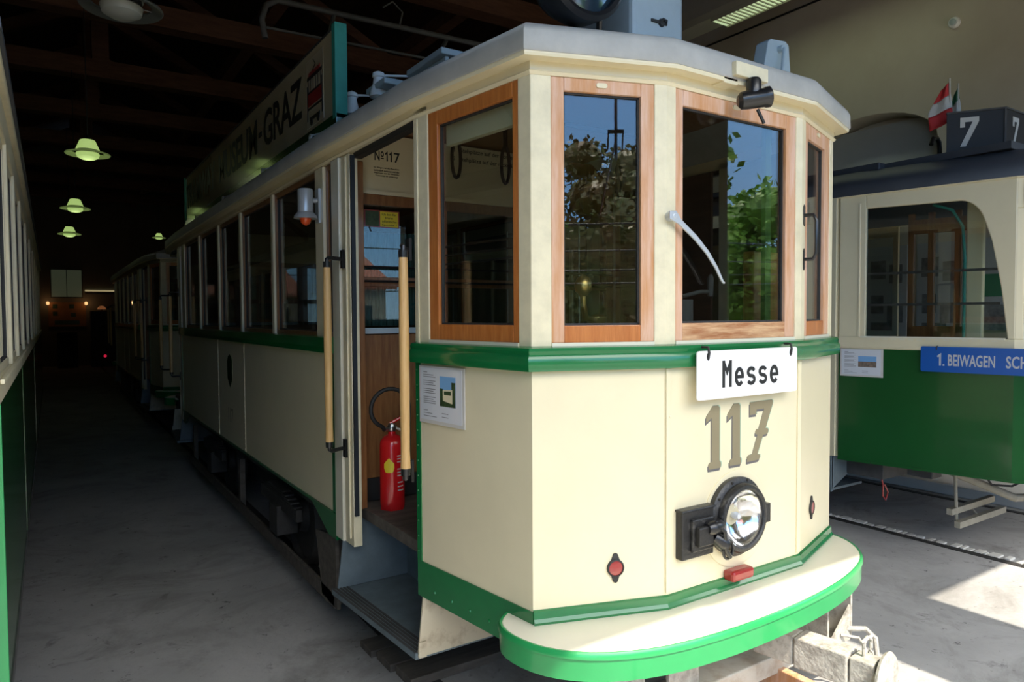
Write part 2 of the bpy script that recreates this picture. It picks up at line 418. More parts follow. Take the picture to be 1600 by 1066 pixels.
def grab_rail(parent, x, y, z0, z1, side, yb):
    """wooden grab rail with black elbows; side = sign of x, yb = y of the post it is fixed to"""
    w = MB(); n = 12; P = []; R = []
    for i in range(n + 1):
        u = i / n; P.append((x, y, z0 + (z1 - z0) * u)); R.append(.0155 + .0045 * math.sin(PI * (.15 + .75 * (1 - u))) )
    R[0] = .020; R[-1] = .017
    w.tube(P, .018, 14, radii=R)
    o = w.build('grab_rail', 'ash', parent, smooth=True)
    for z, s in ((z0, -1), (z1, 1)):
        b = MB()
        b.lathe((x, y, z - (.0 if s > 0 else .028)), (0, 0, 1), [(.018, 0), (.019, .028)], 14)
        b.tube([(x, y, z + s * .02), (x, y, z + s * .040), (x - side * .012, y + (yb - y) * .25, z + s * .048), (x - side * .05, y + (yb - y) * .75, z + s * .046), (x - side * .085, yb, z + s * .045)], .010, 10)
        b.box(x - side * .088 - .006, x - side * .088 + .006, yb - .018, yb + .018, z + s * .045 - .045, z + s * .045 + .045)
        b.build('rail_bracket', 'black', o, smooth=True)

def tram_117(loc, full=True):
    y0 = loc[1]
    root = thing('tram', '', 'tram', (0, 0, 0))
    FA = Face(E_, A); FB = Face(A, B); FC = Face(B, C); FD = Face(C, D); FE = Face(D, E2)
    # ---- lower cream panels, one per face
    for F, nm in ((FA, 'side_panel'), (FE, 'side_panel')):
        p = MB(); p.fb(F, 0, F.L, .62, ZB0 + .03, -.025, 0); p.build(nm, 'cream', root)
        g = MB(); g.fpoly(F, [(0, .573), (F.L + .004, .568), (F.L + .004, ZC), (0, ZC)], -.02, .004)
        g.fb(F, 0, .03, ZC, ZB0, -.02, .005) if F is FA else g.fb(F, F.L - .03, F.L, ZC, ZB0, -.02, .005)
        for i in range(13):
            s = .010 if F is FA else F.L - .010
            g.lathe(F.p(s, .76 + i * .062, .004), F.n, [(.0045, 0), (.004, .003), (.001, .004)], 8)
        for i in range(5):
            g.lathe(F.p(.12 + i * .115, .615 + .0 * i, .004), F.n, [(.007, 0), (.006, .003), (.001, .005)], 8)
        g.build('green_skirt', 'green', root)
    p = MB(); p.fb(FB, 0, FB.L, ZC - .03, ZB0 + .03, -.025, 0); p.build('front_panel', 'cream', root)
    p = MB(); p.fb(FC, 0, FC.L, ZC - .03, ZB0 + .03, -.025, .001); p.build('front_panel', 'cream', root)
    p = MB(); p.fb(FD, 0, FD.L, ZC - .03, ZB0 + .03, -.025, 0); p.build('front_panel', 'cream', root)
    # seam strips at the two front bends
    p = MB()
    p.fb(FC, -.004, .020, .735, ZB0 + .0, .0, .007); p.fb(FC, FC.L - .020, FC.L + .004, .735, ZB0, .0, .007)
    for z in (1.362,): p.lathe(FC.p(.012, z, .006), FC.n, [(.006, 0), (.005, .004)], 8)
    p.build('seam_strip', 'cream', root, bevel=.002)
    # green foot moulding round the front
    p = MB(); p.sweep([A, B, C, D], [(0, .675), (.016, .675), (.020, .688), (.012, .698), (.010, .722), (0, .726)]); p.build('foot_moulding', 'green', root)
    # belt rail
    prof = [(0, ZB0 + .0), (.030, ZB0 + .002), (.034, ZB0 + .012), (.036, ZB1 - .035), (.027, ZB1 - .022), (.030, ZB1 - .010), (.024, ZB1), (0, ZB1 + .006)]
    p = MB(); p.sweep([E_, A, B, C, D, E2], prof); p.build('belt_rail', 'green', root, smooth=True)
    # corner posts and window posts of the platform
    p = MB()
    p.fb(FA, 0, .100, ZB1, ZG - .01, -.05, .004)
    p.fb(FA, .022, .036, ZB1, ZG - .05, .004, .010)
    p.build('door_post', 'cream_old', root, bevel=.003)
    p = MB(); p.fb(FE, FE.L - .1, FE.L, ZB1, ZG - .01, -.05, .004)
    p.build('door_post', 'cream_old', root, bevel=.003)
    for a, b, c in ((A, FA, FB), (D, FD, FE)):
        p = MB()
        wl, wr = (.062, .070) if a is A else (.056, .062)
        q = [b.p(b.L - wl, ZB1, .002), b.p(b.L, ZB1, .002) * .5 + c.p(0, ZB1, .002) * .5, c.p(wr, ZB1, .002), c.p(wr, ZB1, -.05), b.p(b.L - wl, ZB1, -.05)]
        p.poly(q, (0, 0, ZG - .012 - ZB1)); p.build('corner_post', 'cream_old', root, bevel=.003)
    for a, b, c, wl, wr in ((B, FB, FC, .047, .044), (C, FC, FD, .040, .050)):
        p = MB()
        q = [b.p(b.L - wl, ZB1, .003), b.p(b.L, ZB1, .003) * .5 + c.p(0, ZB1, .003) * .5, c.p(wr, ZB1, .003), c.p(wr, ZB1, -.05), b.p(b.L - wl, ZB1, -.05)]
        p.poly(q, (0, 0, ZG - .012 - ZB1)); p.build('window_post', 'cream_old', root, bevel=.004)
    # fascia over the windows
    outl = [E_, A, B, C, D, E2, F2, my(F2), my(E2), my(D), my(C), my(B), my(A), my(E_), my(F1), F1]
    p = MB(); p.sweep(outl, [(-.05, 2.513), (.004, 2.513), (.012, 2.522), (.004, 2.53), (.004, ZG), (-.05, ZG)], closed=True); p.build('fascia', 'cream', root)
    # sills
    p = MB()
    for F, a, b in ((FA, .1, .634), (FB, .07, .444), (FC, .044, .73), (FD, .05, .43), (FE, .062, .59)): p.fb(F, a, b, ZB1 - .004, 1.628, -.04, .006)
    p.build('window_sill', 'cream_pale', root)
    # windows of the platform
    w1 = window(FA, .100, .634, 1.628, 2.513, root, .062, .030, .052, .06, 'oak')
    w2 = window(FB, .070, .444, 1.628, 2.513, root, .046, .050, .045, .058, 'oak_w', 'oak')
    w3 = window(FC, .044, .730, 1.628, 2.513, root, .038, .062, .055, .062, 'oak_w', 'oak_g')
    w4 = window(FD, .050, .435, 1.628, 2.513, root, .038, .080, .062, .062, 'oak_w', 'oak')
    w5 = window(FE, .062, .59, 1.628, 2.513, root, .030, .062, .052, .06, 'oak')
    for F, w, a in ((FB, w2, .25), (FC, w3, .364), (FD, w4, .24)):
        v = MB(); v.fpoly(F, arc(a - .012, 2.493, .008, .008, 90, 270, 6) + arc(a + .012, 2.493, .008, .008, -90, 90, 6), .0, .005)
        v.build('vent_plate', 'cream_old', w)
    # cream inner lining behind side window top and dark green strip added inside the centre pane
    p = MB(); p.fb(FA, .16, .60, 2.385, 2.50, -.07, -.045); p.build('rolled_blind', 'cream', root)
    p = MB(); p.fb(FC, .615, .650, 1.66, 2.50, -.075, -.055); p.build('green_strip', 'treeprint', root)
    # ---- roof
    outl = [E_, A, B, C, D, E2, F2, my(F2), my(E2), my(D), my(C), my(B), my(A), my(E_), my(F1), F1]
    p = MB(); p.sweep(outl, [(-.05, ZG), (.058, ZG - .004), (.060, ZG + .004), (.060, ZG + .012), (-.05, ZG + .02)], closed=True); p.build('soffit', 'cream', root)
    p = MB()
    prof = [(-.06, ZG + .012), (.062, ZG + .010), (.066, ZG + .016), (.064, 2.630), (.056, 2.650), (.040, 2.662), (-.10, 2.715), (-.30, 2.780), (-.30, 2.74)]
    p.sweep(outl, prof, closed=True)
    # crown of the roof
    P = [Vector(q) for q in outl]
    cr = MB(); prof2 = []
    n = len(outl)
    ring = []
    for i in range(n):
        def nrm(a, b):
            e = (b - a).normalized(); return Vector((e.y, -e.x))
        m = nrm(P[i - 1], P[i]) + nrm(P[i], P[(i + 1) % n]); m = m / (1 + nrm(P[i - 1], P[i]).dot(nrm(P[i], P[(i + 1) % n])))
        ring.append(P[i] - m * .29)
    p.add([(q.x, q.y, 2.779) for q in ring] + [(q.x * .05, 4.1 + (q.y - 4.1) * .93, 2.86) for q in ring], [(i, (i + 1) % n, n + (i + 1) % n, n + i) for i in range(n)] + [tuple(range(n, 2 * n))])
    p.build('roof', 'roof', root, smooth=True)
    # ---- body sides
    for sx in (-1, 1):
        Fs = Face((sx * .97, 0), (sx * .97, CH_L)) if sx > 0 else Face((-.97, CH_L), (-.97, 0))
        def S(y): return y if sx > 0 else CH_L - y
        def fb(m_, ya, yb, *r): m_.fb(Fs, min(S(ya), S(yb)), max(S(ya), S(yb)), *r)
        p = MB(); fb(p, 1.60, 6.60, .70, ZB0 + .02, -.02, 0); pan = p.build('body_panel', 'cream', root)
        p = MB()
        for yy in (3.62, 4.60):
            fb(p, yy - .006, yy + .006, .70, ZB0, 0, .003)
            for i in range(20): p.lathe(Fs.p(S(yy), .72 + i * .041, .002), Fs.n, [(.006, 0), (.004, .004)], 6)
        p.build('riveted_seam', 'cream', root)
        p = MB()
        for a, b, c in ((1.60, 2.05, 1.72), (6.60, 6.15, 6.48)):
            p.fpoly(Fs, [(S(a), .56), (S(c), .56), (S(b), .70), (S(a), .70)], -.02, .003)
        fb(p, 1.605, 1.645, .70, ZB0, 0, .004); fb(p, 6.555, 6.595, .70, ZB0, 0, .004)
        fb(p, 1.60, 6.60, .685, .70, -.02, .008)
        p.build('green_skirt', 'green', root)
        p = MB(); p.sweep([Fs.p(S(1.6) if sx > 0 else S(6.6), 0)[:2], Fs.p(S(6.6) if sx > 0 else S(1.6), 0)[:2]], [(0, ZB0), (.03, ZB0), (.034, ZB0 + .03), (.028, ZB1), (0, ZB1 + .006)]); p.build('belt_rail', 'green', root)
        p = MB(); fb(p, .70, 1.37, 2.488, 2.513, -.07, -.03); p.build('door_track', 'rubber', root); p = MB(); fb(p, 6.83, 7.50, 2.488, 2.513, -.07, -.03); p.build('door_track', 'rubber', root)
        posts = [1.80, 2.76, 3.68, 4.52, 5.44, 6.40]
        for i, yy in enumerate(posts):
            p = MB(); w = .065 if i in (0, 5) else .026
            fb(p, yy - w, yy + w, ZB1, 2.51, -.05, .003); p.build('window_post', 'cream', root, bevel=.003)
        for i in range(5):
            a = posts[i] + (.065 if i == 0 else .026); b = posts[i + 1] - (.065 if i == 4 else .026)
            w = window(Fs, min(S(a), S(b)), max(S(a), S(b)), ZB1, 2.51, root, .022, .022, .03, .03, 'oak_in', t=(-.045, -.012))
            p = MB()
            yb = a + .075
            fb(p, yb, yb + .008, ZB1 + .03, 2.40, -.06, -.05); p.build('guide_rod', 'silver', w)
        # slit window by the door
        for a, b in ((1.60, 1.735), (6.465, 6.60)):
            window(Fs, min(S(a), S(b)), max(S(a), S(b)), ZB1, 2.51, root, .03, .03, .03, .03, 'oak_in', t=(-.045, -.012))
        for sgn in (0, 1):
            yf = (lambda v: v) if sgn == 0 else (lambda v: CH_L - v)
            p = MB(); fb(p, yf(1.49), yf(1.60), .585, 2.51, -.045, .006); p.build('door_post', 'cream_pale', root, bevel=.004)
            p = MB(); fb(p, yf(1.37), yf(1.485), .585, 2.51, -.05, -.006)
            fb(p, yf(1.40), yf(1.415), .62, 2.50, -.006, .004); p.build('door_post', 'cream_old', root, bevel=.003)
            p = MB(); fb(p, yf(1.415), yf(1.435), 1.60, 1.68, -.0062, -.002); p.build('lock_plate', 'steel', root)
            # inner jamb: rubber strip and wooden stile
            p = MB(); fb(p, yf(1.355), yf(1.372), .74, 2.50, -.030, -.010); p.build('rubber_strip', 'bluestrip', root)
            p = MB(); fb(p, yf(1.46), yf(1.50), .74, 2.50, -.115, -.046); p.build('door_jamb', 'oak_in', root, bevel=.004)
            if sx < 0 or full:
                grab_rail(root, sx * 1.06, yf(1.43), 1.11, 1.96, sx, yf(1.455))
                grab_rail(root, sx * 1.055, yf(.56), 1.135, 1.945, sx, yf(.70))
    # ---- platform bulkheads
    for k, yb in enumerate((1.60, CH_L - 1.60)):
        s = 1 if k == 0 else -1
        Fb = Face((-.93, yb), (.93, yb)) if k == 0 else Face((.93, yb), (-.93, yb))
        bh = MB(); bh.fb(Fb, 1.30, 1.86, 2.365, 2.685, -.03, .002); bh.build('bulkhead_panel', 'oak_in', root)
        bh = MB(); bh.fb(Fb, 0.0, 1.30, 2.385, 2.685, -.03, 0); bh.fb(Fb, 0.0, 1.30, 2.365, 2.385, -.03, .012)
        ob = bh.build('bulkhead_board', 'cream', root)
        w = MB()
        w.fb(Fb, 0, .085, .74, 2.365, -.03, .01)
        w.fb(Fb, .085, 1.86, 2.31, 2.365, -.03, .004)
        w.fb(Fb, .085, 1.86, .86, 1.625, -.02, 0)
        for a in (.50, .56, 1.22, 1.28, 1.79): w.fb(Fb, a, a + .06, .86, 2.31, -.03, .006)
        w.fb(Fb, .085, .115, 1.66, 2.31, -.03, .004)
        w.fb(Fb, .085, 1.86, 1.88, 1.93, -.03, .004)
        w.build('bulkhead_door', 'oak_in', root, bevel=.003)
        w = MB(); w.fb(Fb, .085, 1.86, 1.630, 1.660, -.03, .012); w.build('bulkhead_rail', 'ltblue', root)
        w = MB(); w.fb(Fb, .085, 1.86, .74, .86, -.02, .004); w.build('kick_plate', 'rubber', root)
        w = MB(); w.fb(Fb, .115, 1.82, 1.66, 2.31, -.018, -.014); w.build('pane', 'glass', root)
        if full and k == 0:
            t = MB()
            text_on(t, Fb, 'N', .193, .222, 2.546, 2.596, .001, bold=.02)
            text_on(t, Fb, 'o', .228, .246, 2.566, 2.596, .001, bold=.02); t.fb(Fb, .228, .246, 2.556, 2.561, .001, .002)
            for a_ in (.264, .288): stroke(t, Fb, [(a_ - .010, 2.582), (a_, 2.593), (a_, 2.546)], .008, .001)
            stroke(t, Fb, [(.303, 2.592), (.331, 2.592), (.312, 2.546)], .008, .001)
            for i, ln in enumerate(('Im Wagen ist das Rauchen', 'behördlich verboten und das', 'Abspringen von der fahrenden', 'Tramway ist untersagt')):
                text_on(t, Fb, ln, .188 + (.008 if i == 3 else 0), .332 - (.006 if i == 3 else 0), 2.503 - i * .014, 2.513 - i * .014, .001, bold=.01)
            text_on(t, Fb, '13   Stehplätze auf der vorderen Plattform', .65, 1.26, 2.640, 2.672, .001, bold=.01)
            text_on(t, Fb, '15   Stehplätze auf der rückwärtigen Plattform', .65, 1.28, 2.592, 2.622, .001, bold=.01)
            t.build('lettering', 'ink', ob)
            st = MB(); st.fb(Fb, .135, .335, 2.195, 2.285, -.012, -.010, 0); st.fb(Fb, .225, .328, 2.200, 2.280, -.010, -.009, 1); st.fb(Fb, .142, .218, 2.200, 2.280, -.010, -.009, 2)
            for i, ln in enumerate(('Ich bin für', 'Ihre', 'öffentliche', 'Spende !')):
                text_on(st, Fb, ln, .235 + (.02 if i == 1 else 0), .318 - (.02 if i == 1 else 0), 2.260 - i * .019, 2.272 - i * .019, -.009, mi=3)
            st.build('sticker', ['redrefl', 'yellow', 'treeprint', 'ink'], root)
            c = MB()
            for i in range(16):
                a = .13 + i * .022; c.tube([Fb.p(a, 1.67, -.10 - .01 * (i % 2)), Fb.p(a, 2.18, -.10 - .01 * (i % 2))], .012, 6)
            c.build('curtain', 'curtain', root)
            c = MB()
            for z in (1.905, 1.98): c.tube([Fb.p(.09, z, .05), Fb.p(1.8, z, .05)], .006, 8)
            c.build('guard_bar', 'black', root)
            # leather straps hanging under the platform ceiling
            for sxx in (-.66, -.40, .3):
                h = MB(); h.tube([(sxx, .85, 2.66), (sxx, .85, 2.50)], .011, 8)
                h.tube([(sxx + .022 * math.sin(2 * PI * i / 16), .85, 2.42 + .085 * math.cos(2 * PI * i / 16)) for i in range(16)], .008, 8, closed=True)
                h.build('hand_strap', 'leather', root, smooth=True)
            h = MB(); h.tube([(-.8, .85, 2.66), (.8, .85, 2.66)], .012, 8); h.build('strap_bar', 'leather', root)
            # bars behind the windows
            gb = MB()
            for z in (1.93, 1.965, 2.00): gb.tube([FA.p(.05, z, -.09), FA.p(.62, z, -.09)], .0045, 8)
            gb.build('window_guard', 'black', root)
    if full:
        p = MB(); p.fb(FE, 0.02, .56, .74, 2.50, -.10, -.08); p.fb(FE, .04, .54, 1.60, 1.66, -.105, -.10); p.build('dark_backing_panel', 'plank', root, bevel=.003)  # added panel behind the right side window, darkens the centre pane
        p = MB(); p.box(.855, .875, .72, 1.45, .74, 2.5); p.box(.845, .855, .72, 1.45, 1.58, 1.64); p.build('dark_backing_panel', 'plank', root, bevel=.003)  # added leaf across the right doorway, keeps the view through dark
    # ---- floor, ceiling lining and saloon fittings
    p = MB(); p.box(-.84, .84, .05, 8.15, .68, .735); p.box(-.93, .93, 1.6, 6.6, .68, .735); p.box(-.86, .86, .7, 1.58, .68, .74); p.build('floor_boards', 'deck', root)
    p = MB(); p.box(-.70, .70, .28, 7.92, 2.695, 2.71); p.build('ceiling_lining', 'oak_in', root)
    for sx in (-1, 1):
        p = MB(); p.box(min(sx * .93, sx * .50), max(sx * .93, sx * .50), 1.75, 6.45, 1.10, 1.15)
        p.box(min(sx * .93, sx * .89), max(sx * .93, sx * .89), 1.75, 6.45, 1.15, 1.58)
        p.box(min(sx * .90, sx * .86), max(sx * .90, sx * .86), 1.75, 6.45, .735, 1.10); p.build('bench', 'oak_in', root, bevel=.006)
    if full:
        # controller stand with brass handle and brake column behind the windscreen
        p = MB(); p.lathe((-.42, .17, .735), (0, 0, 1), [(.14, 0), (.14, .80), (.155, .82), (.155, .86), (.10, .89), (.02, .90)], 24); c = p.build('controller', 'iron_b', root, smooth=True)
        p = MB(); p.lathe((-.42, .17, 1.625), (0, 0, 1), [(.02, 0), (.018, .05), (.035, .07), (.035, .09), (.012, .10)], 16)
        p.tube([(-.42, .17, 1.70), (-.52, .12, 1.71), (-.54, .11, 1.76), (-.54, .11, 1.80)], .012, 10)
        p.lathe((-.54, .11, 1.79), (0, 0, 1), [(.012, 0), (.030, .02), (.034, .045), (.022, .07), (.004, .08)], 16); p.build('controller_handle', 'brass', c, smooth=True)
        p = MB(); p.lathe((.10, .22, .735), (0, 0, 1), [(.05, 0), (.045, 1.05)], 16)
        p.tube([(.10, .22, 1.80), (.18, .19, 1.82), (.22, .17, 1.82)], .009, 10); p.lathe((.22, .17, 1.80), (0, 0, 1), [(.012, 0), (.014, .08), (.006, .095)], 12)
        p.build('brake_column', 'iron_b', root, smooth=True)
        p = MB(); p.box(.42, .72, .1, .16, 1.4, 2.0); p.build('fuse_cabinet', 'oak_in', root, bevel=.006)
        p = MB(); p.lathe((.22, .4, 2.70), (0, 0, -1), [(.05, 0), (.055, .02), (.03, .055), (.005, .07)], 20); p.build('ceiling_lamp', 'porcelain', root, smooth=True)
    # ---- underframe
    p = MB()
    for sx in (-1, 1):
        p.box(sx * .80 - .04, sx * .80 + .04, 1.65, 6.55, .54, .68)
        p.box(sx * .45 - .05, sx * .45 + .05, .1, 8.1, .50, .68)
    for yy in (.2, 1.62, 2.6, 3.6, 4.6, 5.6, 6.58, 8.0): p.box(-.82, .82, yy - .05, yy + .05, .52, .68)
    p.box(-.6, .6, 3.3, 4.9, .22, .5); p.box(-.45, .45, 1.7, 2.3, .25, .52); p.box(.1, .6, 5.9, 6.5, .25, .52)
    und = p.build('underframe', 'iron_b', root, bevel=.008)
    for yy in (2.95, 5.25):
        for sx in (-1, 1):
            w = MB(); w.lathe((sx * .715, yy, .34), (sx, 0, 0), [(.12, -.05), (.30, -.05), (.30, -.03), (.36, -.03), (.345, -.02), (.335, .05), (.30, .05), (.29, .02), (.12, .02), (.10, .07)], 36)
            w.build('wheel', 'iron', root, smooth=True)
            w = MB(); w.box(sx * .88 - .07, sx * .88 + .07, yy - .10, yy + .10, .25, .45); w.box(sx * .9 - .02, sx * .9 + .02, yy - .45, yy + .45, .42, .50)
            for i in range(5): w.box(sx * .9 - .03, sx * .9 + .03, yy - .42 + i * .06, yy + .42 - i * .06, .50 + i * .014, .512 + i * .014)
            w.build('axle_box', 'iron', root, bevel=.006)
        w = MB(); w.tube([(-.7, yy, .34), (.7, yy, .34)], .05, 14); w.build('axle', 'iron', root)
    w = MB()
    for sx in (-1, 1):
        w.box(sx * .93 - .01, sx * .93 + .01, 1.75, 6.4, .14, .22)
        for yy in (1.8, 4.1, 6.3): w.box(sx * .90 - .02, sx * .90 + .02, yy - .03, yy + .03, .15, .56)
        w.poly([(sx * .92, 1.72, .55), (sx * .92, 2.05, .50), (sx * .92, 1.95, .16), (sx * .92, 1.70, .15)], (sx * .02, 0, 0))
    w.build('guard_board', 'deck', root)
    # ---- step wells
    def step(sx, yf):
        P = lambda a, b, c: (sx * a, yf(b), c)
        q = MB()   # cheek towards the tram end
        pts = [(.935, .60), (.965, .325), (.60, .325), (.60, .60)]
        q.poly([P(a, .655, z) for a, z in pts], Vector(P(0, .012, 0)) - Vector(P(0, 0, 0)))
        q.box(min(sx * .93, sx * .965), max(sx * .93, sx * .965), min(yf(.645), yf(.655)), max(yf(.645), yf(.655)), .325, .39)
        st = q.build('step_cheek', 'cream_dirty', root, bevel=.002)
        q = MB()
        q.poly([P(a, 1.50, z) for a, z in [(.955, .72), (1.005, .345), (.62, .345), (.62, .72)]], Vector(P(0, .012, 0)) - Vector(P(0, 0, 0)))
        q.build('step_cheek', 'stepblue', root, bevel=.002)
        q = MB()
        q.poly([P(.60, .66, .315), P(.975, .66, .315), P(1.03, 1.52, .315), P(.60, 1.52, .315)], (0, 0, .028))
        q.box(min(sx * .60, sx * .62), max(sx * .60, sx * .62), min(yf(.66), yf(1.51)), max(yf(.66), yf(1.51)), .33, .70)
        q.build('step_tread', 'stepblue', root, bevel=.003)
        q = MB()
        for i in range(5):
            u = .012 + i * .017
            q.poly([P(.978 - u, .662, .343), P(.978 - u + .009, .662, .343), P(1.033 - u + .009, 1.515, .343), P(1.033 - u, 1.515, .343)], (0, 0, .005))
        q.build('step_nosing', 'iron_b', root)
        q = MB(); q.box(min(sx * .84, sx * .875), max(sx * .84, sx * .875), min(yf(.69), yf(1.5)), max(yf(.69), yf(1.5)), .69, .745); q.build('door_threshold', 'deck', root, bevel=.004)
    for sx in (-1, 1):
        step(sx, lambda v: v); step(sx, lambda v: CH_L - v)
    # ---- bumper shelf
    def shelf(yf):
        o = [(-.86, .14), (-.93, .09), (-.955, .03), (-.955, -.05), (-.93, -.14), (-.88, -.215), (-.80, -.285), (-.69, -.34), (-.57, -.375), (-.42, -.395), (-.25, -.405), (-.05, -.402), (.12, -.392), (.30, -.370), (.46, -.338), (.60, -.295), (.70, -.25), (.78, -.19), (.84, -.12), (.875, -.05), (.885, .02), (.87, .10)]
        # smooth the outline once
        oo = [o[0]]
        for i in range(len(o) - 1):
            a, b = o[i], o[i + 1]; oo += [(a[0] * .75 + b[0] * .25, a[1] * .75 + b[1] * .25), (a[0] * .25 + b[0] * .75, a[1] * .25 + b[1] * .75)]
        oo.append(o[-1])
        q = MB(); q.poly([(a * .992, yf(b * .985), .655) for a, b in oo], (0, 0, .024)); s = q.build('bumper_shelf', 'cream_pale', root, bevel=.004)
        q = MB(); q.sweep([(a, yf(b)) for a, b in oo] if yf(1) > 0 else [(a, yf(b)) for a, b in oo][::-1], [(-.012, .588), (0, .588), (.001, .655), (.006, .658), (.006, .672), (0, .680), (-.006, .680), (-.012, .66)])
        q.build('shelf_rim', 'green_lit', s, smooth=True)
        return s
    sh = shelf(lambda v: v); shelf(lambda v: CH_L - v)
    if not full: return root
    # ---- front fittings
    # headlamp in its embossed ring
    hc = FC.p(.352, .957)
    q = MB(); q.lathe(FC.p(.375, .942, 0), FC.n, [(.186, 0), (.186, .005), (.178, .007), (.13, .007), (.125, .001)], 48, cap=False)
    for i in range(8):
        a = i * PI / 4 + .3; q.lathe(FC.p(.375 + .168 * math.cos(a), .942 + .168 * math.sin(a), .003), FC.n, [(.005, 0), (.004, .002)], 8)
    q.build('lamp_plate', 'cream', root, smooth=True)
    q = MB(); q.lathe(hc, FC.n, [(.132, .0), (.146, .004), (.150, .02), (.150, .030), (.143, .036), (.130, .040), (.130, .058), (.124, .066), (.113, .068), (.108, .064), (.106, .05)], 48, cap=False)
    q.fb(FC, .352 + .128, .352 + .152, .92, .992, .01, .06)
    for i in range(10):
        a = i * PI / 5; q.lathe(FC.p(.352 + .140 * math.cos(a), .957 + .140 * math.sin(a), .035), FC.n, [(.006, 0), (.005, .005)], 8)
    hl = q.build('headlamp', 'blackold', root, smooth=True)
    q = MB(); q.lathe(hc, FC.n, [(.109, .056), (.098, .034), (.070, .012), (.03, -.002), (.002, -.006)], 40, cap=False); q.build('reflector', 'chrome', hl, smooth=True)
    q = MB(); q.lathe(hc, FC.n, [(.010, .0), (.016, .02), (.010, .035), (.002, .038)], 16); q.build('bulb', 'porcelain', hl, smooth=True)
    q = MB(); q.lathe(hc, FC.n, [(.109, .060), (.095, .066), (.06, .073), (.002, .077)], 40, cap=False); q.build('lens', 'glass_hl', hl, smooth=True)
    # cable socket box
    q = MB(); q.fb(FC, .047, .212, .845, 1.022, 0, .034); q.fb(FC, .042, .217, 1.016, 1.026, 0, .040)
    q.fb(FC, .085, .195, .872, .990, .034, .050); q.fb(FC, .095, .170, .895, .965, .050, .072)
    sk = q.build('socket_box', 'blackold', root, bevel=.005)
    q = MB(); q.lathe(FC.p(.185, .955, .065), (1, 0, 0), [(.018, -.045), (.026, -.03), (.026, .02), (.020, .03)], 18)
    q.lathe(FC.p(.205, .900, .072), (.6, -.4, -.5), [(.020, -.03), (.027, .01), (.018, .03)], 18)
    q.tube([FC.p(.232 + .026 * math.cos(a * PI / 8), .868 + .034 * math.sin(a * PI / 8), .082) for a in range(16)], .0055, 8, closed=True)
    q.tube([FC.p(.175, .975, .07), FC.p(.205, .94, .09), FC.p(.212, .87, .09), FC.p(.240, .84, .085)], .009, 8)
    q.build('cable_clamp', 'black', sk, smooth=True)
    # red marker lamp
    q = MB(); q.fb(FC, .300, .425, .716, .758, 0, .052); q.build('marker_lamp', 'redplastic', root, bevel=.012)
    # round reflectors
    for F, a, z in ((FB, .298, .843), (FD, .182, .879)):
        q = MB(); q.lathe(F.p(a, z), F.n, [(.031, 0), (.031, .008), (.026, .010), (.025, .006)], 28, cap=False)
        for s in (-1, 1): q.fpoly(F, [(a - .016, z + s * .024), (a + .016, z + s * .024)] + [(a + .010 * math.cos(t * PI / 6), z + s * (.042 + .010 * math.sin(t * PI / 6))) for t in range(7)], 0, .005)
        rr = q.build('reflector_mount', 'iron', root)
        q = MB(); q.lathe(F.p(a, z), F.n, [(.026, .0), (.026, .007), (.018, .009), (.002, .010)], 28); q.build('reflector', 'redrefl', rr, smooth=True)
    # numerals 117
    one = [(.36, 0), (.95, 0), (1, .06), (1, .10), (.86, .125), (.86, .93), (.78, .975), (.78, 1), (.42, 1), (0, .86), (0, .735), (.06, .735), (.42, .80), (.42, .125), (.25, .10), (.20, .06), (.20, .02)]
    one = [(.18, .0), (.95, .0), (1, .03), (1, .085), (.90, .12), (.90, .96), (.80, 1.), (.45, 1.), (0, .84), (0, .74), (.36, .81), (.36, .12), (.16, .085), (.16, .03)]
    sev = [(.0, .01), (.44, .02), (.50, .05), (.50, .10), (.40, .115), (.62, .42), (.78, .43), (.83, .46), (.83, .51), (.78, .53), (.72, .53), (1., .93), (1., .98), (.96, 1.), (.10, .99), (.10, .78), (.36, .78), (.36, .86), (.66, .86), (.44, .53), (.36, .53), (.32, .49), (.32, .45), (.40, .44), (.20, .13), (.06, .12), (.0, .09)]
    for i, (pg, a, w, z) in enumerate(((one, .204, .082, 1.146), (one, .322, .080, 1.146), (sev, .436, .155, 1.146))):
        q = MB()
        h = .236
        q.fpoly(FC, [(a + u * w, z + v * h) for u, v in pg], .0012, .0030, 0)
        q.fpoly(FC, [(a + u * w + .005, z + v * h + .001) for u, v in pg], .0010, .0018, 2)
        q.fpoly(FC, [(a + u * w - .004, z + v * h - .009) for u, v in pg], .0010, .0024, 1)
        q.build('fleet_numeral', ['gold', 'shadegrey', 'mint'], root, recalc=True)
    # wiper
    q = MB(); q.lathe(FC.p(.010, 2.062, .0), FC.n, [(.018, 0), (.018, .02), (.010, .035)], 16)
    q.fpoly(FC, [(-.016, 2.078), (.016, 2.080), (.040, 2.052), (.120, 2.000), (.180, 1.950), (.228, 1.895), (.260, 1.845), (.272, 1.836), (.262, 1.832), (.250, 1.842), (.216, 1.888), (.168, 1.938), (.108, 1.985), (.030, 2.034), (-.016, 2.050)], .026, .033)
    q.build('wiper', 'silver', root, bevel=.002)
    # hooks for the destination sign
    q = MB()
    for a in (.150, .625):
        q = MB(); q.tube([FC.p(a, 1.604, .028), FC.p(a, 1.604, .058), FC.p(a, 1.585, .063), FC.p(a, 1.562, .059)], .0045, 8)
        q.build('sign_hook', 'iron', root, smooth=True)
    # spotlight under the gutter
    q = MB(); q.fb(FC, .262, .44, 2.575, 2.625, .045, .085); q.fb(FC, .225, .30, 2.548, 2.572, 0, .06); br = q.build('spotlight_bracket', 'cream_old', root, bevel=.003)
    q = MB(); ax = Vector((.75, -.55, .12)).normalized(); cc = FC.p(.345, 2.50, .085)
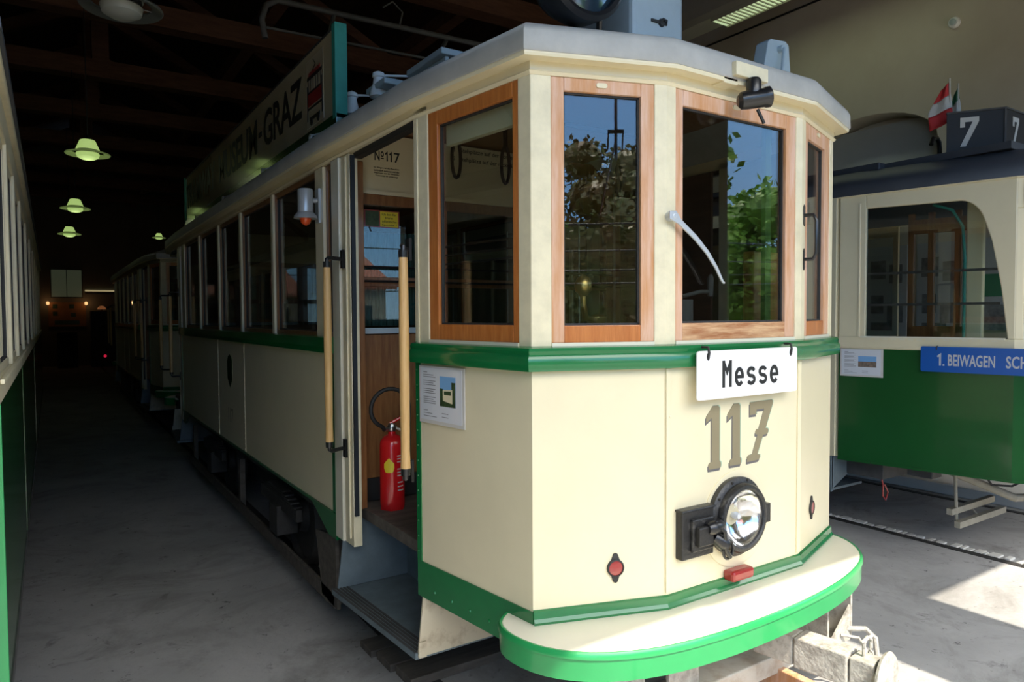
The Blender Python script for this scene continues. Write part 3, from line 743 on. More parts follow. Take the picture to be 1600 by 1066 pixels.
    q.lathe(cc - ax * .05, ax, [(.018, 0), (.031, .012), (.033, .03), (.034, .095), (.037, .100), (.037, .115), (.030, .120), (.004, .116)], 24); q.lathe(FC.p(.350, 2.545, .09), (0, 0, 1), [(.026, -.03), (.027, .02), (.020, .03)], 18)
    q.tube([cc + Vector((.02, -.01, -.035)), cc + Vector((.045, -.02, -.085))], .006, 8)
    q.build('spotlight', 'black', root, smooth=True)
    # handle on the right front post
    q = MB(); q.tube([FD.p(.028, 2.125, .0), FD.p(.028, 2.125, .04), FD.p(.028, 2.10, .052), FD.p(.028, 1.97, .052), FD.p(.028, 1.945, .04), FD.p(.028, 1.945, 0)], .0075, 10)
    for z in (2.125, 1.945): q.fpoly(FD, [(.018, z - .035), (.028, z - .045), (.038, z - .035), (.038, z + .035), (.028, z + .045), (.018, z + .035)], 0, .006)
    q.build('door_handle', 'black', root, smooth=True)
    # side lamp with orange bulb
    q = MB(); q.box(-.985, -.965, 1.77, 1.83, 2.22, 2.40)
    q.tube([(-.98, 1.80, 2.34), (-1.02, 1.80, 2.34)], .014, 10)
    q.lathe((-1.045, 1.80, 2.275), (0, 0, 1), [(.062, -.035), (.058, -.02), (.040, .0), (.040, .115), (.036, .12), (.002, .12)], 24)
    sl = q.build('side_lamp', 'silver', root, smooth=True)
    q = MB(); q.lathe((-1.045, 1.80, 2.215), (0, 0, 1), [(.003, -.012), (.022, 0), (.031, .022), (.028, .05), (.02, .06)], 20); q.build('bulb', 'orange', sl, smooth=True)
    # crest and number on the body side
    Fs = Face((-.97, CH_L), (-.97, 0))
    q = MB(); ct = CH_L - 4.13
    q.fpoly(Fs, [(ct - .09, 1.36), (ct - .06, 1.40), (ct, 1.42), (ct + .06, 1.40), (ct + .09, 1.36), (ct + .085, 1.22), (ct, 1.15), (ct - .085, 1.22)], 0, .003)
    q.build('crest', 'green_d', root)
    q = MB(); text_on(q, Fs, '117', ct - .09, ct + .09, .86, .98, .001, spacing=1.1, bold=.02); q.build('fleet_number', 'gold', root)
    # ---- roof equipment
    q = MB(); q.box(-.165, .135, .25, .62, 2.76, 3.40); q.box(-.20, .17, .225, .65, 2.72, 2.855)
    nb = q.build('roof_box', 'ltblue', root, bevel=.02)
    q = MB(); q.box(-.06, .03, .243, .249, 2.945, 2.957); q.tube([(-.01, .24, 2.952), (-.005, .232, 2.962), (.015, .232, 2.958), (.02, .24, 2.950)], .005, 8); q.lathe((0.0, .25, 2.952), (0, -1, 0), [(.018, 0), (.016, .01)], 12)
    q.build('latch', 'iron', nb)
    q = MB(); q.poly([(.585, .20, 2.74), (.83, .20, 2.74), (.80, .20, 3.005), (.775, .20, 3.02), (.665, .20, 3.01), (.645, .20, 2.995)], (0, .07, 0))
    q.tube([(.725, .17, 2.97), (.675, .15, 2.80)], .010, 8); q.lathe((.725, .205, 2.97), (0, -1, 0), [(.016, 0), (.016, .03)], 12)
    q.build('roof_bracket', 'ltblue', root, bevel=.006)
    lc = Vector((-.52, .18, 2.985))
    q = MB(); q.lathe(lc, (0, -1, 0), [(.05, -.14), (.13, -.10), (.175, -.03), (.182, .03), (.185, .07), (.170, .085), (.155, .08), (.150, .05)], 40, cap=False); q.tube([lc + Vector((0, .02, -.18)), lc + Vector((.0, .06, -.28))], .02, 8)
    q.tube([lc + Vector((.12, .0, -.13)), lc + Vector((.16, .05, -.27))], .012, 8)
    rl = q.build('roof_headlamp', 'black', root, smooth=True)
    q = MB(); q.lathe(lc, (0, -1, 0), [(.155, .055), (.11, .070), (.05, .078), (.002, .08)], 40); q.build('lens', 'darkblueglass', rl, smooth=True)
    # walkway rail and resistor boxes, insulators
    q = MB()
    q.poly([(-.60, .95, 2.77), (-.60, 1.30, 2.93), (-.60, 4.2, 2.93), (-.60, 4.2, 2.87), (-.60, 1.25, 2.87), (-.60, 1.02, 2.76)], (.04, 0, 0))
    q.build('roof_walkway', 'iron_b', root)
    q = MB(); q.box(-.66, -.30, .98, 1.36, 2.925, 2.955); q.box(-.63, -.61, 1.0, 1.34, 2.75, 2.925); q.box(-.33, -.31, 1.0, 1.34, 2.75, 2.925)
    q.box(-.78, -.60, 1.36, 1.60, 2.875, 2.905); q.box(-.70, -.66, 1.40, 1.44, 2.74, 2.875); q.poly([(-.72, 1.62, 2.74), (-.72, 1.78, 2.74), (-.72, 1.66, 2.87), (-.72, 1.50, 2.87)], (.12, 0, 0))
    q.build('equipment_cover', 'ltblue', root, bevel=.005)
    for yy, xx in ((1.50, -.75), (1.88, -.75)):
        q = MB(); q.lathe((xx, yy, 2.74), (0, 0, 1), [(.012, 0), (.012, .10), (.048, .105), (.044, .13), (.030, .17), (.026, .20), (.034, .205), (.030, .225), (.012, .235), (.002, .24)], 20)
        q.tube([(xx, yy, 2.955), (xx + .2, yy - .12, 2.95)], .006, 6)
        q.build('insulator', 'porcelain', root, smooth=True)
    # bow collector
    q = MB()
    q.tube([(-.93, 3.0, 3.60), (-.95, 3.0, 3.72), (-.92, 3.0, 3.82), (-.84, 3.0, 3.87), (.84, 3.0, 3.90), (.92, 3.0, 3.85), (.95, 3.0, 3.75), (.93, 3.0, 3.63)], .020, 10)
    q.tube([(-.93, 3.02, 3.68), (.93, 3.02, 3.72)], .010, 8)
    for sx in (-1, 1):
        q.tube([(sx * .45, 3.0, 3.87), (sx * .38, 3.7, 3.40), (sx * .30, 4.6, 2.95)], .016, 8)
    q.tube([(.05, 3.0, 3.88), (.08, 3.0, 4.0), (.0, 3.0, 4.06), (-.08, 3.0, 4.0)], .007, 6)
    q.box(-.35, .35, 4.4, 4.8, 2.84, 2.95)
    q.build('bow_collector', 'iron_b', root, smooth=True)
    # ---- coupler, hangers and catch board
    q = MB()
    d0 = Vector((.06, .35, .44)); d1 = Vector((.235, -.60, .44)); e = (d1 - d0).normalized(); nx = Vector((-e.y, e.x, 0)) * -1
    def bar(mbx, a, b, hw, hh):
        pa = d0 + e * a; pb = d0 + e * b; u = Vector((0, 0, hh)); nn = nx * hw
        mbx.hexa([pa - nn - u, pb - nn - u, pb + nn - u, pa + nn - u, pa - nn + u, pb - nn + u, pb + nn + u, pa + nn + u])
    bar(q, 0, .52, .040, .046); bar(q, .50, .66, .048, .054); bar(q, .665, .86, .052, .058); bar(q, .865, .95, .044, .050)
    cp = q.build('drawbar', 'ironwhite', root, bevel=.006)
    q = MB(); q.lathe(d0 + e * .955 + Vector((0, 0, -.01)), e, [(.04, -.02), (.055, .0), (.095, .012), (.100, .022), (.094, .030), (.002, .034)], 32); q.build('buffer_plate', 'ironwhite', cp, smooth=True)
    q = MB(); pp = d0 + e * .90 + Vector((0, 0, .05)); q.tube([pp, pp + Vector((0, 0, .05)), pp + Vector((.02, 0, .065)), pp + Vector((.045, 0, .05)), pp + Vector((.045, 0, .02))], .007, 8)
    q.tube([pp + Vector((-.02, 0, .055)), pp + Vector((.05, 0, .062))], .006, 6)
    for i in range(9):
        u = i / 8; cpt = pp + Vector((.045 - .02 * u, .0, .015 - .11 * u)); th = i * PI / 2
        q.tube([cpt + (nx * math.cos(th) + e * math.sin(th)) * .007 * math.cos(a * PI / 4) + Vector((0, 0, .011 * math.sin(a * PI / 4))) for a in range(8)], .0025, 5, closed=True)
    q.build('coupling_pin', 'ironwhite', cp)
    for x in (-.44, -.16):
        q = MB(); q.box(x - .16, x, -.11, -.098, .22, .60); q.box(x - .012, x, -.10, .05, .22, .60); q.box(x - .16, x, -.16, -.098, .22, .234)
        q.lathe((x - .06, -.13, .234), (0, 0, 1), [(.012, 0), (.010, .014)], 6); q.build('shelf_hanger', 'ironwhite', root)
    q = MB(); q.box(.818, .83, -.13, .06, .24, .62); q.box(.64, .652, -.13, .06, .24, .62); q.box(.64, .83, -.13, .06, .24, .254); q.box(.64, .83, .02, .032, .254, .62)
    q.poly([(.66, -.13, .254), (.82, -.13, .40), (.82, -.13, .254)], (0, .01, 0))
    q.tube([(.80, -.12, .29), (.87, -.17, .29), (.90, -.20, .25), (.90, -.21, .17), (.86, -.21, .12)], .012, 8)
    q.tube([(.74, -.13, .28), (.80, -.18, .27), (.82, -.20, .22), (.80, -.21, .14)], .007, 8)
    q.build('shelf_hanger', 'ironwhite', root)
    q = MB(); q.box(-.62, .42, -.14, -.02, .24, .32); q.box(-.55, -.5, -.1, -.04, .32, .60); q.build('catch_board', 'whitewood', root, bevel=.006)
    q = MB(); q.box(-.40, .36, -.32, -.20, .12, .16); q.box(-.3, -.26, -.3, -.05, .14, .26); q.box(.28, .32, -.3, -.05, .14, .26); q.build('catch_board', 'oak_w', root, bevel=.004)
    q = MB(); q.box(.30, .36, .15, 1.2, .20, .26); q.box(-.3, -.24, .15, 1.2, .20, .26); q.build('brake_beam', 'iron_b', root, bevel=.005)
    # advertising board along the roof edge
    Fr = Face((-.90, 6.62), (-.90, 1.70))
    q = MB(); q.fb(Fr, .02, 4.90, 2.79, 3.245, -.045, .0); q.build('board_face', 'cream_sign', root)
    q = MB()
    q.fb(Fr, 4.88, 4.93, 2.765, 3.26, -.055, .012); q.build('board_frame', 'teal', root, bevel=.003); q = MB(); q.fb(Fr, 0, .05, 2.765, 3.26, -.055, .012)
    fr = q.build('board_frame', 'teal', root, bevel=.003)
    q = MB(); q.fb(Fr, .0, 4.93, 2.735, 2.79, -.055, .010); q.build('board_frame', 'green_d', root, bevel=.003)
    q = MB(); q.fb(Fr, .05, 4.88, 3.240, 3.252, -.055, .004); q.build('board_frame', 'iron', root)
    q = MB()
    text_on(q, Fr, 'TRAMWAY', .10, 1.68, 2.905, 3.155, .001, spacing=.92, bold=.02); q.build('board_lettering', 'ink', root); q = MB()
    text_on(q, Fr, 'MUSEUM', 1.86, 3.235, 2.905, 3.155, .001, spacing=.92, bold=.02)
    q.fb(Fr, 3.275, 3.36, 3.005, 3.04, .0, .002)
    text_on(q, Fr, 'GRAZ', 3.415, 4.32, 2.905, 3.155, .001, spacing=.92, bold=.02)
    q.build('board_lettering', 'ink', root)
    for a in (4.41,):
        q = MB()
        q.fb(Fr, a, a + .30, 2.815, 3.20, 0, .002, 2)
        for u, v, w, h, mi in ((.03, .12, .24, .07, 1), (.03, .19, .24, .012, 0), (.02, .27, .26, .02, 0), (.05, .29, .20, .02, 1), (.03, .10, .24, .012, 0), (.06, .035, .18, .02, 0), (.015, .04, .012, .2, 0), (.273, .04, .012, .2, 0)):
            q.fb(Fr, a + u, a + u + w, 2.815 + v, 2.815 + v + h, .002, .004, mi)
        for i in range(6): q.fb(Fr, a + .04 + i * .043, a + .046 + i * .043, 3.005, 3.085, .002, .004, 0)
        for u in (.09, .21): q.lathe(Fr.p(a + u, 2.845, .002), Fr.n, [(.025, 0), (.024, .003), (.004, .003)], 14, mi=0)
        stroke(q, Fr, [(a + .12, 3.125), (a + .17, 3.15), (a + .13, 3.185)], .006, .002, .002, mi=0)
        q.build('board_picture', ['ink', 'redrefl', 'picturecream'], root)
    for yy in (1.95, 3.0, 4.3, 5.6):
        q = MB(); q.tube([(-.90, yy, 2.74), (-.955, yy, 2.72), (-.965, yy, 2.70)], .006, 6); q.tube([(-.965, yy + .018 * math.cos(a * PI / 5), 2.705 + .018 * math.sin(a * PI / 5)) for a in range(10)], .005, 6, closed=True)
        q.box(-.95, -.90, yy - .02, yy + .02, 2.66, 2.69); q.build('board_clamp', 'silver', root)
    return root
M['cream_sign'] = mat('cream_sign_enamel', (.52, .45, .29), .18, coat=.8, var=.03)
M['picturecream'] = mat('picture_ground', (.44, .38, .25), .3, coat=.5)

T1 = tram_117((0, 0, 0), True)
T1['label'] = 'cream and green number 117 tram with wooden window frames, front and centre'
# ------------------------------------------------------------------ things on the tram
FC = Face(B, C); FA = Face(E_, A)
s = MB(); t0, t1 = .052, .058
def rr(a0, a1, z0, z1, r):
    return arc(a1 - r, z1 - r, r, r, 0, 90, 4) + arc(a0 + r, z1 - r, r, r, 90, 180, 4) + arc(a0 + r, z0 + r, r, r, 180, 270, 4) + arc(a1 - r, z0 + r, r, r, 270, 360, 4)
sg = thing('destination_sign', 'white sign reading Messe, hooked to the green belt above the numerals 117', 'sign', tuple(FC.p(.38, 1.416, .055)))
s.fpoly(FC, rr(.094, .667, 1.416, 1.591, .012), t0, t1); s.build('plate', 'white', sg)
s = MB()
for a in (.150, .625): s.fpoly(FC, arc(a, 1.570, .007, .014, 0, 360, 12)[:-1], t1 - .001, t1 + .0012)
s.build('hook_slot', 'ink', sg)
# Messe in rounded monospaced capitals
s = MB(); z0, z1, xh = 1.455, 1.553, 1.526; w = .0150
a = .225; cw = .0520; g = .0158
T = t1 + .0002
stroke(s, FC, [(a + w / 2, z0), (a + w / 2, z1)], w, T); stroke(s, FC, [(a + cw - w / 2, z0), (a + cw - w / 2, z1)], w, T)
stroke(s, FC, [(a + w / 2, z1 - .006), (a + cw / 2, z1 - .042), (a + cw - w / 2, z1 - .006)], w * .9, T + .0001)
def le(a):
    cx = a + cw / 2; cz = (z0 + xh) / 2; rx = cw / 2 - w / 2; rz = (xh - z0) / 2 - w / 2
    stroke(s, FC, arc(cx, cz, rx, rz, 0, 320, 22), w, T); stroke(s, FC, [(cx - rx, cz), (cx + rx + w / 2, cz)], w * .85, T + .0001)
def ls(a):
    cx = a + cw / 2; rx = cw / 2 - w / 2; h = (xh - z0 - w) / 2; rz = h / 2; c1 = xh - w / 2 - rz; c0 = z0 + w / 2 + rz
    stroke(s, FC, arc(cx, c1, rx, rz, 20, 270, 14)[:-1] + arc(cx, c0, rx, rz, 90, -160, 14), w * .95, T)
a += cw + g; le(a); a += cw + g; ls(a); a += cw + g; ls(a); a += cw + g; le(a)
s.build('lettering', 'ink', sg)

def notice(F, a0, a1, z0, z1, label, t=.002):
    o = thing('notice', label, 'notice', tuple(F.p((a0 + a1) / 2, z0, t)))
    m = MB(); m.fb(F, a0, a1, z0, z1, t, t + .004); m.build('frame', 'pvc', o)
    W_ = a1 - a0; H = z1 - z0
    m = MB(); m.fb(F, a0 + .03 * W_, a1 - .05 * W_, z0 + .06 * H, z1 - .03 * H, t + .004, t + .005); m.build('sheet', 'paper', o)
    m = MB(); T_ = t + .005
    for i in range(15):
        if i in (2, 6, 10): continue
        m.fb(F, a0 + .10 * W_, a0 + (.38 if i % 4 else .33) * W_, z1 - (.16 + i * .035) * H, z1 - (.148 + i * .035) * H, T_, T_ + .0004)
    for i in range(3): m.fb(F, a0 + .10 * W_, a0 + (.2 + .1 * i) * W_, z0 + (.22 - i * .05) * H, z0 + (.232 - i * .05) * H, T_, T_ + .0004)
    for i in range(2): m.fb(F, a0 + .52 * W_, a0 + (.66) * W_, z0 + (.20 - i * .06) * H, z0 + (.212 - i * .06) * H, T_, T_ + .0004)
    m.fb(F, a0 + .10 * W_, a0 + .19 * W_, z1 - .115 * H, z1 - .10 * H, T_, T_ + .0004)
    m.build('print', 'greytext', o)
    m = MB(); px0, px1, pz0, pz1 = a0 + .48 * W_, a0 + .82 * W_, z0 + .33 * H, z0 + .84 * H
    if W_ < .302 and H > .2 and F is FA:
        m.fb(F, px0, px1, pz0, pz1, T_, T_ + .0006, 0); m.fb(F, px0, px1, pz0, pz0 + .10 * H, T_ + .0006, T_ + .0008, 1); m.fb(F, px1 - .25 * (px1 - px0), px1, pz0, pz0 + .42 * H, T_ + .0006, T_ + .0008, 1)
        m.fb(F, px0, px0 + .2 * (px1 - px0), pz0, pz0 + .3 * H, T_ + .0006, T_ + .0008, 1)
        m.fpoly(F, [(px0 + .2 * W_ * .34, pz0 + .1 * H), (px0 + .8 * W_ * .34, pz0 + .06 * H), (px0 + .8 * W_ * .34, pz0 + .3 * H), (px0 + .2 * W_ * .34, pz0 + .28 * H)], T_ + .0008, T_ + .0012, 2)
        m.fpoly(F, [(px0 + .28 * W_ * .34, pz0 + .2 * H), (px0 + .72 * W_ * .34, pz0 + .2 * H), (px0 + .72 * W_ * .34, pz0 + .27 * H), (px0 + .28 * W_ * .34, pz0 + .26 * H)], T_ + .0012, T_ + .0014, 1)
    else:
        m.fb(F, px0 - .05 * W_, px1 + .03 * W_, pz0 + .02 * H, pz1 - .1 * H, T_, T_ + .0006, 0); m.fb(F, px0 - .05 * W_, px1 + .03 * W_, pz0 + .02 * H, pz0 + .22 * H, T_ + .0006, T_ + .0009, 3)
    m.build('photo', ['skyprint', 'treeprint', 'cream', 'streetprint'], o)
    return o
notice(FA, .036, .336, 1.296, 1.524, 'framed white notice with a tram photo, under the green belt beside the open door', .006)

# fire extinguisher
ex = thing('fire_extinguisher', 'red fire extinguisher with black hose standing inside the open tram door', 'fire extinguisher', (-.745, 1.40, .74))
cx, cy = -.745, 1.40
m = MB(); m.lathe((cx, cy, .74), (0, 0, 1), [(.058, 0), (.062, .012), (.063, .03), (.063, .325), (.058, .35), (.040, .372), (.020, .382), (.018, .395)], 32)
for i in range(6):
    an = i * PI / 3; m.lathe((cx + .054 * math.cos(an), cy + .054 * math.sin(an), .735), (0, 0, 1), [(.010, 0), (.010, .02)], 8)
m.build('cylinder', 'red', ex, smooth=True)
m = MB(); m.lathe((cx, cy, 1.135), (0, 0, 1), [(.016, 0), (.022, .01), (.022, .03), (.012, .045)], 16); m.tube([(cx, cy, 1.155), (cx - .05, cy - .02, 1.150)], .010, 10); m.tube([(cx + .01, cy, 1.16), (cx + .05, cy - .01, 1.135)], .007, 8); m.build('valve', 'steel', ex, smooth=True)
m = MB(); m.tube([(cx - .01, cy, 1.175), (cx + .05, cy - .01, 1.205), (cx + .085, cy - .02, 1.240)], .009, 8); m.build('handle', 'red', ex, smooth=True)
m = MB(); hp = [(cx - .05, cy - .02, 1.150)]
for i in range(17):
    an = math.radians(250 - i * 15.5); hp.append((cx - .035 + .098 * math.cos(an), cy - .045 - .002 * i, 1.262 + .098 * math.sin(an)))
hp += [(cx + .055, cy - .085, 1.20), (cx + .062, cy - .07, 1.10), (cx + .060, cy - .068, 1.0)]
m.tube(hp, .0105, 10); m.build('hose', 'rubber', ex, smooth=True)
# labels wrapped on the cylinder
def wrap(name, mt, ang0, ang1, z0_, z1_, r, pent=False):
    m = MB(); n = 8
    for i in range(n):
        a0_ = ang0 + (ang1 - ang0) * i / n; a1_ = ang0 + (ang1 - ang0) * (i + 1) / n
        def zz(u):
            if not pent: return z0_, z1_
            lo = z0_ ; hi = z0_ + (z1_ - z0_) * (.60 + .40 * (1 - abs(2 * u - 1))); lo = z0_ + (z1_ - z0_) * .30 * max(0, (abs(2 * u - 1) - .7) / .3) ; return lo, hi
        l0, h0 = zz(i / n); l1, h1 = zz((i + 1) / n)
        P = [(cx + r * math.cos(a0_), cy + r * math.sin(a0_)), (cx + r * math.cos(a1_), cy + r * math.sin(a1_))]
        Q = [(cx + (r - .001) * math.cos(a0_), cy + (r - .001) * math.sin(a0_)), (cx + (r - .001) * math.cos(a1_), cy + (r - .001) * math.sin(a1_))]
        m.hexa([(*Q[0], l0), (*Q[1], l1), (*P[1], l1), (*P[0], l0), (*Q[0], h0), (*Q[1], h1), (*P[1], h1), (*P[0], h0)])
    return m.build(name, mt, ex)
wrap('yellow_label', 'yellow', math.radians(208), math.radians(256), .935, 1.010, .0640, True)
for zz0, zz1, p0, p1 in ((.985, 1.03, 268, 300), (.915, .965, 268, 296), (.84, .90, 270, 304)):
    for k in range(3):
        wrap('white_label', 'flagwhite', math.radians(p0 + 2), math.radians(p1 - 2 * k), zz0 + k * (zz1 - zz0) / 3, zz0 + k * (zz1 - zz0) / 3 + .006, .0640)

# boards lying over the pit under the step
for k, (ya, yb, xa) in enumerate(((1.00, 1.17, -.84), (1.19, 1.36, -.86), (1.38, 1.53, -.88))):
    m = MB(); m.box(xa, .55, ya, yb, .002, .045 - .004 * k)
    tag(m.build('floor_plank', 'deck', bevel=.004), ['grey plank on the floor under the tram step, nearest of three', 'grey plank on the floor under the tram step, middle of three', 'grey plank on the floor under the tram step, farthest of three'][k], 'plank', 'planks on the floor under the step')

# ------------------------------------------------------------------ tram parked behind
T2 = tram_117((0, 0, 0), False); T2.location = (0, 9.25, 0)
T2['label'] = 'dark tram parked deep in the shed behind tram 117'

# ------------------------------------------------------------------ trailer with the number 7
def trailer():
    root = thing('tram', 'green and cream trailer tram with a black number 7 box, at the right', 'tram', (3.95, 3.5, 0))
    P0 = (2.86, 1.2); P1 = (3.07, .11); P2 = (3.33, -.22); xc = 3.95
    mr = lambda p: (2 * xc - p[0], p[1])
    G = Face(P0, P1); G2 = Face(P1, P2); G3 = Face(P2, mr(P2)); G4 = Face(mr(P2), mr(P1)); G5 = Face(mr(P1), mr(P0))
    zb, z1, z2, zt = .60, 1.458, 1.545, 2.60
    path = [P0, P1, P2, mr(P2), mr(P1), mr(P0)]
    m = MB(); m.sweep(path, [(-.03, zb), (0, zb), (0, z1), (-.03, z1)]); m.build('green_panel', 'green_d', root)
    m = MB(); m.sweep(path, [(0, zb), (.006, zb), (.006, zb + .02), (0, zb + .02)]); m.fb(G, 1.075, 1.082, zb, z1, 0, .003); m.fb(G, .20, .24, zb, zb + .018, .0, .018); m.fb(G, .52, .58, zb, zb + .018, .0, .018)
    m.build('panel_trim', 'green_d', root)
    m = MB(); m.sweep(path, [(-.04, z1), (.004, z1), (.010, z1 + .01), (.004, z1 + .02), (.004, z2), (-.04, z2)]); m.build('waist_band', 'cream', root)
    m = MB(); m.fb(G, .155, 1.06, z2 - .004, z2 + .008, -.02, .012); 
    for i in range(15): m.fb(G, .20 + i * .056, .235 + i * .056, z2 - .016, z2 - .010, .004, .006)
    m.build('window_sill', 'cream_pale', root)
    m = MB(); m.fb(G, 0, .185, z2, zt, -.04, .0); m.fb(G, .135, .150, z2, zt - .06, 0, .006); m.build('side_post', 'cream', root, bevel=.003)
    win = [(.185, z2), (.185, 2.500)] + [(.78, 2.487)] + arc(.78, 2.25, .165, .237, 85, 22, 8) + [(.975, 2.20), (1.03, 1.90), (1.072, z2)]
    m = MB(); m.fpoly(G, [(.185, zt), (.185, 2.500), (.78, 2.487)] + arc(.78, 2.25, .165, .237, 85, 22, 8) + [(.975, 2.20), (1.03, 1.90), (1.072, z2), (1.115, z2), (1.115, zt)], -.04, .0); m.build('corner_pillar', 'cream', root, bevel=.008)
    m = MB(); m.fpoly(G, win, -.026, -.022); m.build('pane', 'glass', root)
    m = MB()
    for z in (1.775, 2.005): m.fb(G, .19, 1.02, z, z + .018, -.05, -.04)
    m.build('window_bar', 'iron_b', root)
    m = MB(); m.fb(G, .775, .880, z2 - .5, 2.56, -.30, -.24); m.build('inner_pillar', 'cream', root, bevel=.01)
    m = MB()
    for a in (.30, .44, .62, .74): m.fb(G, a, a + .045, 1.2, 2.5, -.62, -.58)
    m.fb(G, .30, .80, 1.30, 1.62, -.62, -.58); m.fb(G, .30, .80, 2.34, 2.45, -.62, -.58); m.build('inner_door', 'oak_in', root, bevel=.004)
    m = MB(); m.tube([G.p(.60, 2.49, -.10), G.p(.72, 2.44, -.10), G.p(.785, 2.32, -.10), G.p(.80, 2.1, -.10), G.p(.80, 1.5, -.10)], .010, 8); m.build('inner_rail', 'teal', root, smooth=True)
    # front faces
    for F, name in ((G2, 'a'), (G3, 'b'), (G4, 'c')):
        L = F.L
        m = MB(); m.fb(F, 0, L, 2.40, zt, -.04, 0); m.fb(F, 0, .05 if F is not G3 else .03, z2, 2.4, -.04, 0); m.fb(F, L - .05, L, z2, 2.4, -.04, 0); m.build('front_post', 'cream', root, bevel=.006)
        w = window(F, .05 if F is not G3 else .03, L - .05, z2, 2.40, root, .02, .02, .02, .02, 'cream_pale', t=(-.03, -.005))
    m = MB(); m.fb(G2, .04, .26, 2.42, 2.575, 0, .008)
    for i in range(6): m.fb(G2, .07, .17, 2.445 + i * .020, 2.451 + i * .020, .008, .012)
    m.build('vent_grille', 'cream_pale', root, bevel=.003)
    m = MB(); m.fb(G5, 0, G5.L, z2, 1.56, -.04, 0); m.fb(G5, .0, .06, z2, zt, -.04, 0); m.fb(G5, .5, .56, z2, zt, -.04, 0); m.fb(G5, G5.L - .06, G5.L, z2, zt, -.04, 0); m.fb(G5, 0, G5.L, 2.5, zt, -.04, 0); m.build('side_post', 'cream', root)
    # saloon body going back
    for sx in (-1, 1):
        x = xc + sx * 1.09
        lo, hi = min(x, x - sx * .03), max(x, x - sx * .03)
        m = MB(); m.box(lo, hi, 1.9, 8.0, .62, z1); m.build('green_panel', 'green_d', root)
        m = MB(); m.box(lo, hi, 1.9, 8.0, z1, z2); m.box(lo, hi, 1.9, 8.0, 2.5, zt)
        for i in range(8): m.box(lo, hi, 1.9 + i * .865, 1.95 + i * .865, z2, 2.5)
        m.build('body_frame', 'cream', root)
        m = MB(); m.box(x - sx * .016 - .002, x - sx * .016 + .002, 1.95, 8.0, z2, 2.5); m.build('pane', 'glass', root)
    m = MB(); m.box(xc - 1.06, xc + 1.06, 8.0, 8.04, .62, 2.6); m.build('rear_bulkhead', 'cream', root)
    m = MB(); m.box(2.845, 2.90, 1.22, 1.30, .62, zt); m.box(2.83, 2.88, 1.82, 1.92, .62, zt); m.build('door_post', 'cream', root, bevel=.004)
    m = MB(); m.box(2.90, 2.93, 1.30, 1.82, .66, 2.5); m.build('folding_door', 'oak_in', root)
    # roof
    out = [P0, P1, P2, mr(P2), mr(P1), mr(P0), (xc + 1.09, 1.9), (xc + 1.09, 8.04), (xc - 1.09, 8.04), (xc - 1.09, 1.9)]
    m = MB(); m.sweep(out, [(-.05, zt - .004), (.012, zt - .004), (.014, zt + .006), (-.05, zt + .006)], closed=True); m.build('gutter_bead', 'cream', root)
    m = MB(); m.sweep(out, [(-.08, zt + .004), (.020, zt + .004), (.022, 2.66), (.0, 2.70), (-.06, 2.745), (-.22, 2.82), (-.45, 2.86), (-.45, 2.80)], closed=True)
    m.box(xc - .75, xc + .75, .2, 7.7, 2.82, 2.87); m.build('roof', 'roof2', root, smooth=True)
    m = MB(); m.box(3.12, 3.35, 1.05, 1.5, 2.80, 2.875); m.box(2.96, 3.3, 1.5, 4.0, 2.80, 2.845); m.build('roof_duct', 'roof2', root, bevel=.008)
    m = MB(); m.tube([(3.93, 1.0, 2.86), (3.93, 1.0, 3.06), (3.92, 1.0, 3.115), (3.88, 1.0, 3.145), (3.82, 1.0, 3.135), (3.79, 1.0, 3.08)], .018, 10); m.build('roof_hook', 'black', root, smooth=True)
    # number box
    q0, q1 = (3.265, .64), (3.46, .34); q2, q3 = mr(q1), mr(q0)
    N1 = Face(q0, q1); N2 = Face(q1, q2)
    m = MB(); m.poly([(q0[0], q0[1], 2.885), (q1[0], q1[1], 2.885), (q2[0], q2[1], 2.885), (q3[0], q3[1], 2.885)], (0, 0, .275)); nb = m.build('number_box', 'boxblack', root, bevel=.004)
    m = MB(); m.sweep([q0, q1, q2, q3], [(-.02, 2.850), (.012, 2.850), (.012, 2.888), (-.02, 2.888)]); m.sweep([q0, q1, q2, q3], [(-.02, 3.155), (.008, 3.155), (.008, 3.168), (-.02, 3.168)])
    m.fb(N1, N1.L - .008, N1.L + .006, 2.88, 3.16, -.01, .008); m.build('box_rim', 'iron_b', root, bevel=.002)
    m = MB()
    def seven(F, a, w, z, h):
        m.fpoly(F, [(a, z + h), (a + w, z + h), (a + w, z + h * .84), (a + w * .32, z), (a + w * .02, z), (a + w * .66, z + h * .84), (a + w * .26, z + h * .84), (a + w * .26, z + h * .66), (a, z + h * .66)][::-1], .001, .003)
    seven(N1, .085, .115, 2.915, .205); m.build('numeral', 'flagwhite', root); m = MB(); seven(N2, .11, .10, 2.915, .20); m.build('numeral', 'flagwhite', root)
    # under the end platform
    m = MB(); m.box(3.4, 4.5, .4, 7.8, .58, .64); m.box(3.35, 4.55, 2.2, 6.8, .25, .58); m.box(3.05, 3.45, .95, 1.25, .46, .58); m.box(3.10, 3.24, .62, .80, .52, .60); m.build('underframe', 'iron_b', root, bevel=.006)
    m = MB(); m.box(2.84, 2.86, 1.24, 1.95, .34, .62); m.poly([(2.85, 1.24, .36), (3.25, 1.24, .54), (3.25, 1.24, .62), (2.85, 1.24, .62)], (0, .02, 0)); m.box(2.84, 3.3, 1.26, 1.9, .34, .36); m.build('step_box', 'stepblue', root)
    m = MB(); m.tube([(3.33, .70, .58), (3.40, .56, .52), (3.62, .30, .38), (3.95, .20, .36)], .030, 10); m.tube([(4.5, .70, .58), (4.3, .45, .45), (3.95, .20, .36)], .03, 10); m.build('draft_frame', 'dusty', root, bevel=.004)
